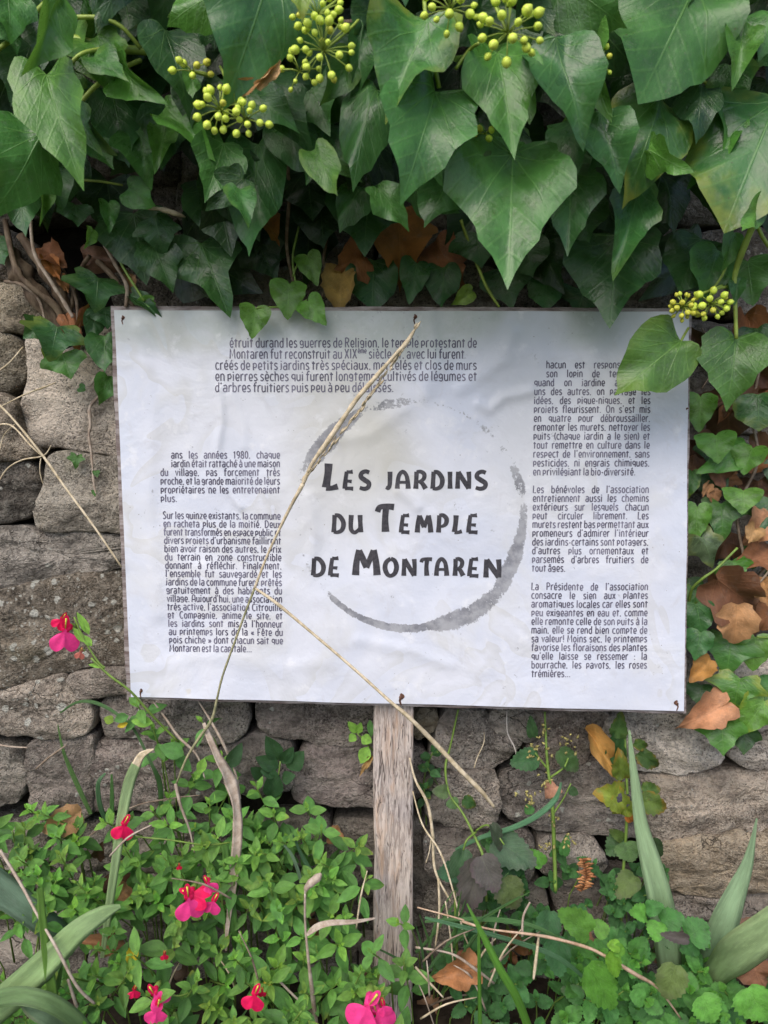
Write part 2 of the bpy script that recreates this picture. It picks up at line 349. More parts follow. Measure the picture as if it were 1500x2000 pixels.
MANUAL = [
 ([(-80,430),(0,440),(60,470),(120,560),(150,640),(110,655),(84,600),(50,550),(0,545),(-80,545)], DG, .2),
 ([(-80,552),(0,550),(50,554),(84,583),(88,615),(72,640),(40,650),(0,644),(-80,632)], (.27,.24,.18), .3),
 ([(-80,640),(0,648),(38,658),(48,690),(50,740),(30,755),(0,765),(-80,760)], (.16,.145,.11), .4),
 ([(52,664),(68,656),(110,688),(150,686),(200,655),(240,620),(420,640),(420,880),(240,892),(180,884),(120,874),(60,868),(34,842),(31,800),(45,760),(56,715)], LG, .12),
 ([(-80,790),(0,770),(28,780),(35,835),(50,862),(68,885),(40,896),(0,896),(-80,892)], (.19,.165,.13), .3),
 ([(-80,900),(0,900),(50,905),(80,924),(78,985),(50,1010),(0,1020),(-80,1015)], (.06,.055,.048), .5),
 ([(90,892),(118,878),(170,888),(240,897),(420,900),(420,1040),(240,1040),(160,1036),(100,1040),(64,1025),(75,985),(88,940)], (.24,.225,.19), .3),
 ([(-80,1045),(0,1029),(60,1030),(90,1044),(160,1042),(245,1045),(420,1050),(420,1100),(250,1108),(150,1118),(80,1138),(0,1150),(-80,1160)], (.20,.19,.17), .5),
 ([(-80,1166),(0,1155),(100,1131),(180,1119),(245,1114),(420,1120),(420,1290),(245,1296),(200,1300),(140,1308),(80,1326),(0,1346),(-80,1352)], (.135,.118,.092), 1.0),
 ([(-80,1358),(0,1352),(60,1334),(124,1314),(128,1340),(165,1372),(181,1386),(172,1430),(140,1440),(60,1440),(0,1430),(-80,1435)], (.24,.215,.18), .8),
 ([(130,1326),(150,1314),(200,1306),(250,1312),(400,1320),(400,1345),(250,1352),(200,1360),(165,1366)], (.19,.17,.145), .15),
 ([(55,1446),(100,1445),(182,1440),(178,1560),(165,1600),(110,1605),(60,1580),(50,1500)], (.15,.135,.12), .35),
 ([(-80,1455),(0,1462),(38,1472),(46,1500),(44,1560),(0,1572),(-80,1580)], (.15,.14,.12), .3),
 ([(200,1363),(260,1360),(330,1362),(430,1366),(478,1368),(486,1410),(475,1440),(420,1452),(300,1448),(200,1445),(195,1400)], (.19,.175,.155), .5),
 ([(180,1452),(230,1450),(420,1456),(440,1500),(430,1560),(300,1580),(182,1590),(176,1520)], (.165,.145,.13), .6),
 ([(500,1366),(560,1366),(735,1374),(790,1378),(806,1400),(800,1446),(735,1454),(640,1452),(540,1440),(510,1425)], (.175,.155,.14), .4),
 ([(590,1458),(700,1459),(790,1456),(830,1470),(826,1560),(700,1572),(572,1562),(577,1500)], (.165,.145,.135), .25),
 ([(432,1455),(500,1437),(570,1450),(572,1540),(500,1560),(440,1540)], (.13,.12,.11), .4),
 ([(808,1388),(846,1386),(857,1400),(846,1428),(812,1450)], (.20,.17,.12), .1),
 ([(866,1385),(940,1384),(953,1396),(956,1428),(1000,1438),(1022,1445),(1014,1468),(962,1503),(880,1506),(838,1490),(850,1440)], (.20,.185,.165), .5),
 ([(958,1384),(1058,1386),(1060,1440),(1040,1450),(1010,1440),(984,1432),(958,1418)], (.22,.205,.18), .3),
 ([(1040,1388),(1188,1388),(1192,1420),(1165,1450),(1152,1482),(1130,1498),(1050,1498),(1030,1480),(1034,1450),(1062,1436)], (.18,.155,.135), .35),
 ([(858,1511),(960,1508),(970,1520),(976,1560),(966,1612),(900,1620),(835,1600),(828,1545)], (.21,.19,.165), .3),
 ([(980,1512),(1050,1504),(1140,1502),(1160,1484),(1235,1502),(1262,1560),(1252,1636),(1180,1630),(1060,1622),(990,1600),(977,1560)], (.165,.15,.135), .55),
 ([(1196,1398),(1330,1393),(1400,1440),(1419,1480),(1400,1505),(1330,1510),(1235,1502),(1170,1475),(1180,1430)], (.40,.375,.33), .35),
 ([(1425,1446),(1500,1425),(1580,1420),(1580,1500),(1470,1502),(1430,1487)], (.27,.25,.22), .2),
 ([(1240,1514),(1400,1512),(1500,1506),(1580,1508),(1580,1618),(1400,1630),(1275,1638),(1262,1590)], (.27,.235,.19), .35),
 ([(1282,1645),(1420,1634),(1580,1625),(1580,1740),(1400,1750),(1292,1742),(1270,1700)], (.25,.21,.15), .15),
 ([(1300,1752),(1580,1746),(1580,1860),(1400,1872),(1310,1850)], (.19,.17,.145), .2),
 ([(1062,1640),(1150,1638),(1190,1680),(1182,1710),(1100,1722),(1052,1700)], (.24,.22,.195), .4),
 ([(830,1626),(960,1622),(1045,1640),(1040,1720),(900,1732),(830,1700)], (.15,.135,.12), .3),
 ([(1080,1732),(1180,1722),(1285,1735),(1290,1850),(1100,1862)], (.15,.135,.12), .2),
 ([(830,1738),(1065,1735),(1076,1860),(830,1872)], (.12,.11,.095), .2),
 ([(1330,1290),(1460,1285),(1580,1290),(1580,1410),(1420,1432),(1370,1425),(1330,1388)], (.36,.33,.29), .3),
]
for poly, c, l in MANUAL: stone(poly, rnd.uniform(-.008, .004), c, l)
def autorow(x0, x1, ys, wmin, wmax, back=-.012):
    for j in range(len(ys) - 1):
        y0, y1 = ys[j], ys[j + 1]; x = x0 - rnd.uniform(0, 40)
        while x < x1:
            wd = rnd.uniform(wmin, wmax); xa, xb = x + 3, min(x + wd, x1 + 60) - 3; x += wd
            if xb - xa < 40: continue
            jt = lambda: rnd.uniform(-9, 9)
            n = 3; poly = []
            for i in range(n + 1): poly.append((xa + (xb - xa) * i / n, y0 + 3 + jt() * .8))
            poly.append((xb + jt(), (y0 + y1) / 2 + jt()))
            for i in range(n + 1): poly.append((xb - (xb - xa) * i / n, y1 - 3 + jt() * .8))
            poly.append((xa + jt(), (y0 + y1) / 2 + jt()))
            b = rnd.uniform(.10, .22)
            stone(poly, back + rnd.uniform(-.01, .006), (b, b * .92, b * .8), rnd.uniform(.1, .6), seg=56)
autorow(-420, 1950, (-520, -370, -250, -120, 0, 120, 250, 350, 440), 170, 330, -.02)
autorow(250, 1600, (445, 520, 620), 140, 280, -.015)
autorow(430, 1320, (630, 760, 900, 1040, 1180, 1290, 1360), 180, 330, -.02)
autorow(1345, 1600, (625, 720, 850, 960, 1090, 1190, 1285), 110, 200, -.018)
autorow(-60, 810, (1600, 1700, 1810, 1920, 2060), 130, 260, -.015)
autorow(810, 1600, (1875, 1960, 2060), 130, 260, -.015)
autorow(-420, -95, (445, 560, 700, 800, 930, 1060, 1190, 1330, 1450, 1600, 1720, 1840, 1960, 2060), 130, 230, -.015)
autorow(1600, 1950, (445, 560, 700, 800, 930, 1060, 1190, 1330, 1450, 1600, 1720, 1840, 1960, 2060), 130, 230, -.015)
# rubble and earth packed behind the face stones
vs = []; fs = []; nx, ny = 90, 70
for j in range(ny + 1):
    for i in range(nx + 1):
        u = -1.0 + 2.0 * i / nx; v = -.75 + 1.62 * j / ny
        vs.append(UVW(u, v, -.055 + .014 * noise.noise(Vector((u, v, 0)) * 30)))
base = len(vs)
for j in range(ny):
    for i in range(nx): a = j * (nx + 1) + i; fs.append((a, a + 1, a + nx + 2, a + nx + 1))
def boxfaces(vs, fs, corners):
    b = len(vs); vs += corners; fs += [(b, b+1, b+2, b+3), (b+7, b+6, b+5, b+4), (b, b+4, b+5, b+1), (b+1, b+5, b+6, b+2), (b+2, b+6, b+7, b+3), (b+3, b+7, b+4, b)]
boxfaces(vs, fs, [UVW(-1, -.75, -.08), UVW(1, -.75, -.08), UVW(1, .87, -.08), UVW(-1, .87, -.08), UVW(-1, -.75, -.45), UVW(1, -.75, -.45), UVW(1, .87, -.45), UVW(-1, .87, -.45)])
obj('rubble_core', vs, fs, M_EARTH, wall, False)

# ---------------------------------------------------------------- the sign
sign = thing('information_sign', UVW(uv_of(P(770, 1800, .05))[0], -.56, .04), 'weathered white information sign about gardens, nailed to a grey wooden post', 'sign')
WB, WP = .058, .0625
def bil(c, s, t):
    return c[0] * (1 - s) * (1 - t) + c[1] * s * (1 - t) + c[2] * s * t + c[3] * (1 - s) * t
def quad(pts, w): return [Vector((*uv_of(P(x, y, w)), 0)) for x, y in pts]
BQ = quad([(216, 598), (1350, 602), (1339, 1394), (248, 1365)], WB)
PQ = quad([(223, 606), (1346, 609), (1336, 1389), (256, 1361)], WP)
g = G('board_edge_wood'); p = g.pos(); n = g.noise(60, g.vec(p, (.4, 1, 3)), 5, .7)
M_BOARD = g.fin(g.mix(g.sm(n, .35, .65), (.16, .12, .11), (.40, .36, .35)), .8, .2, g.bump(n, .6, .001))
vs = []; fs = []; NX, NY = 60, 42
for side in (0, 1):
    for j in range(NY + 1):
        for i in range(NX + 1):
            s, t = i / NX, j / NY; q = bil(BQ, s, t)
            e = .0012 * noise.noise(Vector((q.x * 30, q.y * 30, 1))); ex = e if i in (0, NX) else 0; ey = e if j in (0, NY) else 0
            vs.append(UVW(q.x + ex, q.y + ey, WB - (.009 if side else 0)))
n1 = (NX + 1) * (NY + 1)
for j in range(NY):
    for i in range(NX):
        a = j * (NX + 1) + i; fs.append((a, a + NX + 1, a + NX + 2, a + 1)); fs.append((n1 + a, n1 + a + 1, n1 + a + NX + 2, n1 + a + NX + 1))
ring = [i for i in range(NX + 1)] + [j * (NX + 1) + NX for j in range(1, NY + 1)] + [NY * (NX + 1) + i for i in range(NX - 1, -1, -1)] + [j * (NX + 1) for j in range(NY - 1, 0, -1)]
for k in range(len(ring)):
    a, b = ring[k], ring[(k + 1) % len(ring)]; fs.append((a, b, b + n1, a + n1))
obj('backing_board', vs, fs, M_BOARD, sign, False)

FOLDS = []   # (px path, height m, half width m) of creases in the water-damaged sheet
for path, h, hw in [
    ([(430,760),(434,820),(424,880),(440,950),(470,990)], .0011, .006), ([(450,770),(475,830),(478,870)], .0007, .008),
    ([(1035,765),(985,775),(955,800),(935,790)], .0013, .008), ([(1000,650),(985,700),(930,740),(900,760)], .0010, .012),
    ([(600,970),(615,1040),(605,1100)], .0009, .010), ([(640,860),(720,850),(790,800)], .0008, .012),
    ([(780,960),(800,975),(815,990)], .0010, .008), ([(300,1300),(420,1280),(560,1310),(640,1290)], .0006, .015),
    ([(700,1250),(800,1270),(880,1300)], .0007, .010), ([(1080,870),(1090,960),(1120,1100),(1150,1180)], .0007, .012),
    ([(270,640),(300,800),(290,1000),(310,1200)], .0007, .012), ([(840,620),(850,700),(830,770)], .0008, .012)]:
    FOLDS.append(([uv_of(P(x, y, WP)) for x, y in path], h, hw))
def segd(u, v, a, b):
    dx, dy = b[0] - a[0], b[1] - a[1]; t = max(0, min(1, ((u - a[0]) * dx + (v - a[1]) * dy) / (dx * dx + dy * dy)))
    return math.hypot(u - a[0] - dx * t, v - a[1] - dy * t)
def sheet(u, v):
    q = Vector((u, v, 0))
    h = .0022 * noise.noise(q * 11) + .0006 * noise.noise(q * 27 + Vector((3, 1, 0))) + .0002 * noise.noise(q * 70)
    for path, hh, hw in FOLDS:
        d = min(segd(u, v, path[i], path[i + 1]) for i in range(len(path) - 1))
        if d < hw * 3: h += 1.8 * hh * math.exp(-(d / hw) ** 2 * 2.0)
    return h
SC_ = uv_of(P(802, 1008, WP)); RR = .5 * (uv_of(P(1024, 1008, WP))[0] - uv_of(P(580, 1008, WP))[0])
PXM = mpp(P(802, 1008, WP))
RT = [(-180, 9, 0.26, 0), (-165, 6, 0.26, 0), (-150, 5, 0.26, 0), (-140, 5, 0.30999999999999994, 0), (-132, 6, 0.935, 0), (-115, 7, 1.045, 0), (-95, 8, 1.045, 0), (-80, 10, 0.935, -2), (-72, 17, 0.8250000000000001, -2), (-60, 21, 0.8800000000000001, 2), (-50, 18, 0.792, 4), (-40, 16, 0.682, 4), (-32, 17, 0.902, -3), (-20, 15, 0.935, -4), (-8, 10, 0.8250000000000001, -4), (2, 9, 0.55, -2), (8, 5, 0.26, 0), (14, 12, 0.8250000000000001, -2), (22, 9, 0.6050000000000001, -2), (30, 6, 0.26, 0), (45, 5, 0.34, 0), (58, 6, 0.37999999999999995, 0), (72, 4, 0.36000000000000004, 0), (85, 4, 0.36000000000000004, 0), (97, 10, 0.55, -2), (106, 11, 0.7260000000000001, -2), (113, 8, 0.30999999999999994, 3), (118, 11, 0.8250000000000001, 0), (126, 16, 0.935, -3), (138, 20, 0.9900000000000001, -6), (148, 17, 0.9680000000000001, -4), (156, 10, 0.41, 0), (165, 10, 0.26, -2), (180, 9, 0.26, 0)]
def ring_ink(u, v):
    du, dv = (u - SC_[0]) / PXM, (v - SC_[1]) / PXM; r = math.hypot(du, dv)
    if r < 170 or r > 270: return 0
    a = math.degrees(math.atan2(dv, du))
    for i in range(len(RT) - 1):
        if RT[i][0] <= a <= RT[i + 1][0]:
            t = (a - RT[i][0]) / (RT[i + 1][0] - RT[i][0]); hw, st, of = [RT[i][k] + (RT[i + 1][k] - RT[i][k]) * t for k in (1, 2, 3)]; break
    d = abs(r - (223 + of))
    return st * max(0, min(1, (hw - d) / (max(4, hw * .5)) + .35))
vs = []; fs = []; att = []; tnt = []; NX, NY = 300, 212
for j in range(NY + 1):
    for i in range(NX + 1):
        s, t = i / NX, j / NY; q = bil(PQ, s, t); u, v = q.x, q.y
        vs.append(UVW(u, v, WP + sheet(u, v)))
        nz = Vector((u, v, 0))
        top = max(0, min(1, (.115 - t + .05 * noise.noise(nz * 9)) / .05)); rim = max(0, 1 - min(s, 1 - s) / .045) * .8 + max(0, 1 - (1 - t) / .03) * .2
        mid = math.exp(-((s - .52) / .26) ** 2 - ((t - .28) / .30) ** 2)
        cream = mid * max(0, min(1, .5 + 1.6 * noise.noise(nz * 8 + Vector((5, 2, 0)))))
        blot = max(0, min(1, (noise.noise(nz * 13 + Vector((9, 0, 0))) - .05) * 4))
        att.append((min(1, top * (1 - .6 * blot)), cream, min(1, max(0, rim)), ring_ink(u, v)))
for j in range(NY):
    for i in range(NX): a = j * (NX + 1) + i; fs.append((a, a + NX + 1, a + NX + 2, a + 1))
g = G('printed_sheet'); p = g.pos()
at = g.t.nodes.new('ShaderNodeAttribute'); at.attribute_name = 'stain'
sep = g.n('ShaderNodeSeparateColor', {0: at.outputs[0]}).node; top, cream, rim, ink = sep.outputs[0], sep.outputs[1], sep.outputs[2], at.outputs[3]
n1 = g.noise(9, p, 2.5, .5, 1.2); n2 = g.noise(45, p, 5, .6); n3 = g.noise(500, p, 3, .7)
c = g.mix(g.sm(n1, .35, .65), (.63, .66, .76), (.71, .725, .80))
c = g.mix(g.mul(rim, .35), c, (.62, .68, .80))
c = g.mix(g.mul(cream, .95), c, (.60, .585, .53))
cl = g.noise(13, p, 4, .55, .6); c = g.mix(g.sm(cl, .5, .68, 0, .5), c, (.66, .66, .66)); c = g.mix(g.mul(top, g.sm(n2, .3, .7, .7, 1)), c, (.46, .50, .48))
edge = g.mul(g.mul(g.sm(n1, .515, .520), g.sm(n1, .60, .52)), .30)              # tide marks of dried water
c = g.mix(g.mul(edge, g.sm(g.noise(6, p, 2), .42, .6)), c, (.50, .48, .41))
c = g.mix(g.sm(n2, .58, .74, 0, .5), c, (.84, .84, .87)); c = g.mix(g.sm(g.noise(22, p, 5, .7, 1.0), .55, .7, 0, .4), c, (.56, .56, .60))
sp = g.vor(120, p); c = g.mix(g.mul(g.sm(sp, .07, .04), g.sm(g.noise(18, p, 2), .55, .62)), c, (.25, .22, .20))
yl = g.sm(g.noise(28, p, 3), .72, .78, 0, .4); c = g.mix(yl, c, (.62, .55, .38))
st = g.noise(230, g.vec(p, (1, 1, 1)), 4, .75); blo = g.noise(60, p, 4, .65)
st2 = g.noise(480, p, 2, .6); k = g.add(ink, g.add(g.mul(g.sub(st, .5), 1.3), g.add(g.mul(g.sub(st2, .5), .5), g.mul(g.sub(blo, .5), 1.8))))
c = g.mix(g.sm(k, .38, .62, 0, .85), c, g.mix(g.sm(blo, .35, .65), (.13, .13, .15), (.34, .34, .36)))
M_SHEET = g.fin(c, g.sm(n2, .3, .7, .28, .45), .45, g.bump(g.add(g.mul(n2, .5), g.mul(cl, 1.5)), .4, .004))
poster = obj('printed_sheet', vs, fs, M_SHEET, sign)
ca = poster.data.color_attributes.new('stain', 'FLOAT_COLOR', 'POINT')
ca.data.foreach_set('color', [x for a in att for x in a])

# lettering: strokes turned into flat strips that follow the sheet
g = G('title_ink'); n = g.noise(300, g.pos(), 3); M_INK = g.fin(g.mix(g.sm(n, .3, .7), (.030, .028, .036), (.065, .06, .07)), .5, .4)
g = G('faded_ink'); n = g.noise(40, g.pos(), 3); n_ = g.noise(600, g.pos(), 2); M_INK2 = g.fin(g.mix(g.sm(n, .35, .65), g.mix(n_, (.06, .055, .085), (.12, .11, .16)), g.mix(n_, (.14, .13, .19), (.24, .23, .30))), .5, .4)
class Ink:
    def __init__(s): s.v = []; s.f = []; s.k = 0
    def strip(s, pts, wd):
        """pts: (u, v) on the sheet; wd: width at each point"""
        n = len(pts); b = len(s.v); s.k += 1; z = .00028 + .00004 * (s.k % 4)
        for i, (u, v) in enumerate(pts):
            a = pts[max(i - 1, 0)]; c = pts[min(i + 1, n - 1)]; dx, dy = c[0] - a[0], c[1] - a[1]; l = math.hypot(dx, dy) or 1
            nx, ny = -dy / l, dx / l; h = wd[i] / 2
            for sg in (-1, 1):
                uu, vv = u + nx * h * sg, v + ny * h * sg; s.v.append(UVW(uu, vv, WP + sheet(uu, vv) + z))
        for i in range(n - 1): s.f.append((b + 2 * i, b + 2 * i + 2, b + 2 * i + 3, b + 2 * i + 1))
    def build(s, name, m, parent): return obj(name, s.v, s.f, m, parent, False)
def A(cx, cy, rx, ry, a0, a1, n=10):
    return [(cx + rx * math.cos(R(a0 + (a1 - a0) * i / n)), cy + ry * math.sin(R(a0 + (a1 - a0) * i / n))) for i in range(n + 1)]
BW = .44   # bowl width
F = {}
F['a'] = (.5, [[(.42, .0), (.42, .70)] + A(.24, .70, .18, .28, 10, 150)[0:], A(.22, .28, .18, .27, 0, 360, 12)])
F['b'] = (.5, [[(.06, 1.38), (.06, .0)], A(.24, .45, .19, .45, 140, -160, 12)])
F['c'] = (.44, [A(.26, .5, .21, .48, 50, 315, 12)])
F['d'] = (.5, [[(.42, 1.38), (.42, .0)], A(.24, .45, .19, .45, 40, 340, 12)])
F['e'] = (.48, [[(.08, .40), (.42, .44)] + A(.25, .55, .18, .42, -5, 180, 8) + A(.26, .48, .20, .46, 180, 315, 6)])
F['f'] = (.36, [[(.14, .0), (.14, 1.0)] + A(.30, 1.1, .16, .26, 180, 60, 5), [(.0, .92), (.34, .92)]])
F['g'] = (.5, [A(.22, .66, .18, .30, 0, 360, 12), [(.40, .9), (.42, .2)] + A(.24, .16, .18, .20, 0, -160, 6)])
F['h'] = (.5, [[(.06, 1.38), (.06, .0)], [(.06, .6)] + A(.24, .62, .18, .36, 150, 0, 7) + [(.42, .0)]])
F['i'] = (.2, [[(.08, .95), (.08, .0)], [(.08, 1.15), (.08, 1.3)]])
F['j'] = (.22, [[(.10, .95), (.10, .15), (.0, .0)], [(.10, 1.15), (.10, 1.3)]])
F['k'] = (.46, [[(.06, 1.38), (.06, .0)], [(.40, .95), (.08, .45)], [(.18, .56), (.42, .0)]])
F['l'] = (.2, [[(.08, 1.38), (.08, .0)]])
F['m'] = (.76, [[(.06, .95), (.06, .0)], [(.06, .6)] + A(.21, .66, .15, .32, 150, 0, 6) + [(.36, .0)], [(.36, .6)] + A(.52, .66, .16, .32, 150, 0, 6) + [(.68, .0)]])
F['n'] = (.5, [[(.06, .95), (.06, .0)], [(.06, .6)] + A(.24, .62, .18, .36, 150, 0, 7) + [(.42, .0)]])
F['o'] = (.5, [A(.25, .48, .19, .46, 0, 360, 14)])
F['p'] = (.48, [[(.06, .95), (.06, -.06)], A(.22, .62, .19, .32, 130, -150, 10)])
F['q'] = (.48, [[(.42, .95), (.42, -.06)], A(.24, .62, .19, .32, 50, 330, 10)])
F['r'] = (.36, [[(.06, .95), (.06, .0)], [(.06, .55)] + A(.26, .62, .18, .34, 160, 60, 5)])
F['s'] = (.42, [catmull([(.36, .84), (.22, .96), (.07, .80), (.12, .58), (.30, .42), (.36, .20), (.20, .02), (.04, .12)], 3)])
F['t'] = (.38, [[(.16, 1.2), (.16, .0)], [(.0, .94), (.36, .94)]])
F['u'] = (.5, [[(.06, .95), (.06, .35)] + A(.22, .32, .16, .30, 180, 330, 6), [(.42, .95), (.42, .0)]])
F['v'] = (.46, [[(.04, .95), (.22, .0), (.42, .95)]])
F['x'] = (.46, [[(.04, .95), (.42, .0)], [(.40, .95), (.04, .0)]])
F['y'] = (.46, [[(.04, .95), (.24, .35)], [(.42, .95), (.14, -.06)]])
F['z'] = (.44, [[(.05, .93), (.40, .93), (.05, .04), (.40, .04)]])
F['.'] = (.2, [[(.08, .0), (.08, .14)]]); F[','] = (.2, [[(.10, .14), (.06, -.06)]]); F["'"] = (.2, [[(.10, 1.35), (.06, 1.1)]])
F[':'] = (.2, [[(.08, .0), (.08, .14)], [(.08, .6), (.08, .74)]]); F['!'] = (.2, [[(.08, 1.35), (.08, .4)], [(.08, .0), (.08, .14)]])
F['('] = (.24, [A(.34, .6, .26, .78, 120, 240, 6)]); F[')'] = (.24, [A(-.12, .6, .26, .78, 60, -60, 6)])
F['-'] = (.3, [[(.04, .5), (.24, .5)]]); F['«'] = (.44, [[(.2, .75), (.04, .45), (.2, .15)], [(.4, .75), (.24, .45), (.4, .15)]]); F['»'] = (.44, [[(.04, .75), (.2, .45), (.04, .15)], [(.24, .75), (.4, .45), (.24, .15)]])
F['1'] = (.34, [[(.04, 1.05), (.18, 1.3), (.18, .0)]]); F['9'] = (.5, [A(.25, .92, .18, .38, 0, 360, 12), [(.43, .9), (.40, .3), (.2, .0)]])
F['8'] = (.5, [A(.25, .98, .16, .32, 0, 360, 12), A(.25, .33, .19, .33, 0, 360, 12)]); F['0'] = (.5, [A(.25, .65, .19, .65, 0, 360, 14)])
F['M'] = (.72, [[(.05, .0), (.10, 1.36), (.34, .4), (.58, 1.36), (.64, .0)]]); F['X'] = (.54, [[(.04, 1.36), (.48, .0)], [(.46, 1.36), (.04, .0)]])
F['I'] = (.22, [[(.09, 1.36), (.09, .0)]]); F['R'] = (.56, [[(.07, 1.36), (.07, .0)], [(.07, 1.34)] + A(.26, 1.02, .2, .32, 90, -90, 7) + [(.07, .66)], [(.24, .68), (.50, .0)]])
F['S'] = (.5, [catmull([(.42, 1.2), (.26, 1.36), (.07, 1.15), (.14, .85), (.34, .6), (.42, .28), (.22, .0), (.04, .14)], 3)])
F['D'] = (.6, [[(.07, 1.36), (.07, .0)], [(.07, 1.34)] + A(.2, .68, .32, .66, 85, -85, 9) + [(.07, .02)]])
F['F'] = (.48, [[(.07, .0), (.07, 1.34), (.44, 1.34)], [(.07, .66), (.36, .66)]])
F['A'] = (.6, [[(.04, .0)] + A(.29, .95, .2, .42, 175, 5, 7) + [(.54, .0)], [(.08, .48), (.50, .48)]])
F['C'] = (.54, [A(.32, .68, .26, .66, 50, 310, 12)]); F['O'] = (.62, [A(.3, .68, .25, .66, 0, 360, 16)])
F['L'] = (.46, [[(.08, 1.36), (.06, .03), (.44, .03)]]); F['P'] = (.52, [[(.07, 1.36), (.07, .0)], [(.07, 1.34)] + A(.24, .98, .22, .36, 90, -90, 7) + [(.07, .62)]])
ACC = {'é': ('e', 1), 'è': ('e', -1), 'ê': ('e', 2), 'à': ('a', -1), 'â': ('a', 2), 'É': ('e', 1)}
def glyph(ch):
    if ch in ACC:
        b, k = ACC[ch]; w, s = F[b]; cx = .25
        ac = {1: [(cx - .06, 1.14), (cx + .10, 1.38)], -1: [(cx + .06, 1.14), (cx - .10, 1.38)], 2: [(cx - .13, 1.14), (cx, 1.34), (cx + .13, 1.14)]}[k]
        return w, s + [ac]
    return F.get(ch, F['o'])
def wlen(w): return sum(glyph(c)[0] + .10 for c in w) - .10
def textline(ink, s, x0, x1, yc, xh, just=True, hx=1.0, th=.19, slope=0.0):
    """yc: middle of the x-height band at the left end; xh: x-height, all in photo pixels"""
    a = P(x0, yc + xh / 2, WP); b = P(x1, yc + xh / 2 + slope * (x1 - x0), WP); ua, ub = uv_of(a), uv_of(b)
    L = math.hypot(ub[0] - ua[0], ub[1] - ua[1]); e = ((ub[0] - ua[0]) / L, (ub[1] - ua[1]) / L); nrm = (-e[1], e[0]); S = xh * mpp(a)
    words = s.split(' '); tot = sum(wlen(w) for w in words) * S * hx; k = hx
    gap = .34 * S * hx
    if just and len(words) > 1:
        gap = (L - tot) / (len(words) - 1)
        gm = .38 * S
        if gap < gm: k = hx * (L - gm * (len(words) - 1)) / tot; gap = gm
    elif just: k = hx * L / tot
    x = 0
    for w in words:
        sup = False
        for ch in w:
            if ch == '^': sup = True; continue
            gw, ss = glyph(ch); f = .55 if sup else 1.0; oy = .75 if sup else 0
            for st_ in ss:
                pts = [(ua[0] + e[0] * (x + px_ * S * k * f) + nrm[0] * (py_ * f + oy) * S, ua[1] + e[1] * (x + px_ * S * k * f) + nrm[1] * (py_ * f + oy) * S) for px_, py_ in st_]
                if len(pts) == 2: pts = [pts[0], ((pts[0][0] + pts[1][0]) / 2, (pts[0][1] + pts[1][1]) / 2), pts[1]]
                ink.strip(pts, [th * S * (.75 if sup else 1)] * len(pts))
            x += (gw + .10) * S * k * f
        x += gap - .10 * S * k
def para(lines, xs, y0, y1, xh, label, lastnat=None, slope=0.0, th=.205, hx=1.27):
    ink = Ink(); n = len(lines)
    for i, s in enumerate(lines):
        t = i / max(1, n - 1); y = y0 + (y1 - y0) * t; x0, x1 = xs(i, t)
        textline(ink, s, x0, x1, y, xh, True, hx, th, slope)
    tag(ink.build('paragraph', M_INK2, poster), label)
para(["étruit durand les guerres de Religion, le temple protestant de", "Montaren fut reconstruit au XIX^ème siècle et, avec lui furent", "créés de petits jardins très spéciaux, morcelés et clos de murs",
      "en pierres sèches qui furent longtemps cultivés de légumes et", "d'arbres fruitiers puis peu à peu délaissés."],
     lambda i, t: ((449 if i < 2 else 421), (769 if i == 4 else 931)), 672, 759, 13.5, 'larger paragraph across the top of the sheet', th=.17)
L1 = ["ans les années 1980, chaque", "jardin était rattaché à une maison", "du village, pas forcement très", "proche, et la grande majorité de leurs", "propriétaires ne les entretenaient", "plus."]
para(L1, lambda i, t: ((335 if i < 2 else 314), (346 if i == 5 else 547)), 890, 975, 10.6, 'short paragraph at the upper left')
L2 = ["Sur les quinze existants, la commune", "en racheta plus de la moitié. Deux", "furent transformés en espace public et", "divers projets d'urbanisme faillirent", "bien avoir raison des autres, le prix", "du terrain en zone constructible",
      "donnant à réfléchir. Finalement,", "l'ensemble fut sauvegardé et les", "jardins de la commune furent prêtés", "gratuitement à des habitants du", "village. Aujourd'hui, une association", "très active, l'association Citrouille", "et Compagnie, anime le site, et",
      "les jardins sont mis à l'honneur", "au printemps lors de la « Fête du", "pois chiche » dont chacun sait que", "Montaren est la capitale..."]
para(L2, lambda i, t: (318 + 13 * t, (492 if i == 16 else 548 + 5 * t)), 1008, 1267.5, 10.4, 'long paragraph down the left column', slope=.006)
R1 = ["hacun est responsable de", "son lopin de terre mais", "quand on jardine aussi les", "uns des autres, on partage les", "idées, des pique-niques, et les", "projets fleurissent. On s'est mis", "en quatre pour débroussailler,", "remonter les murets, nettoyer les", "puits (chaque jardin a le sien) et", "tout remettre en culture dans le", "respect de l'environnement, sans", "pesticides, ni engrais chimiques,", "en privilégiant la bio-diversité."]
para(R1, lambda i, t: ((1067 if i < 2 else 1044 - 3 * t), (1241 if i == 12 else 1271 - 3 * t)), 714, 923, 10.6, 'upper paragraph of the right column')
R2 = ["Les bénévoles de l'association", "entretiennent aussi les chemins", "extérieurs sur lesquels chacun", "peut circuler librement. Les", "murets restent bas permettant aux", "promeneurs d'admirer l'intérieur", "des jardins-certains sont potagers,", "d'autres plus ornementaux et", "parsemés d'arbres fruitiers de", "tout âges."]
para(R2, lambda i, t: (1041 - 2 * t, (1104 if i == 9 else 1267 - 2 * t)), 957.5, 1111, 10.6, 'middle paragraph of the right column')
R3 = ["La Présidente de l'association", "consacre le sien aux plantes", "aromatiques locales car elles sont", "peu exigeantes en eau et, comme", "elle remonte celle de son puits à la", "main, elle se rend bien compte de", "sa valeur! Moins sec, le printemps", "favorise les floraisons des plantes", "qu'elle laisse se ressemer : la", "bourrache, les pavots, les roses", "trémières..."]
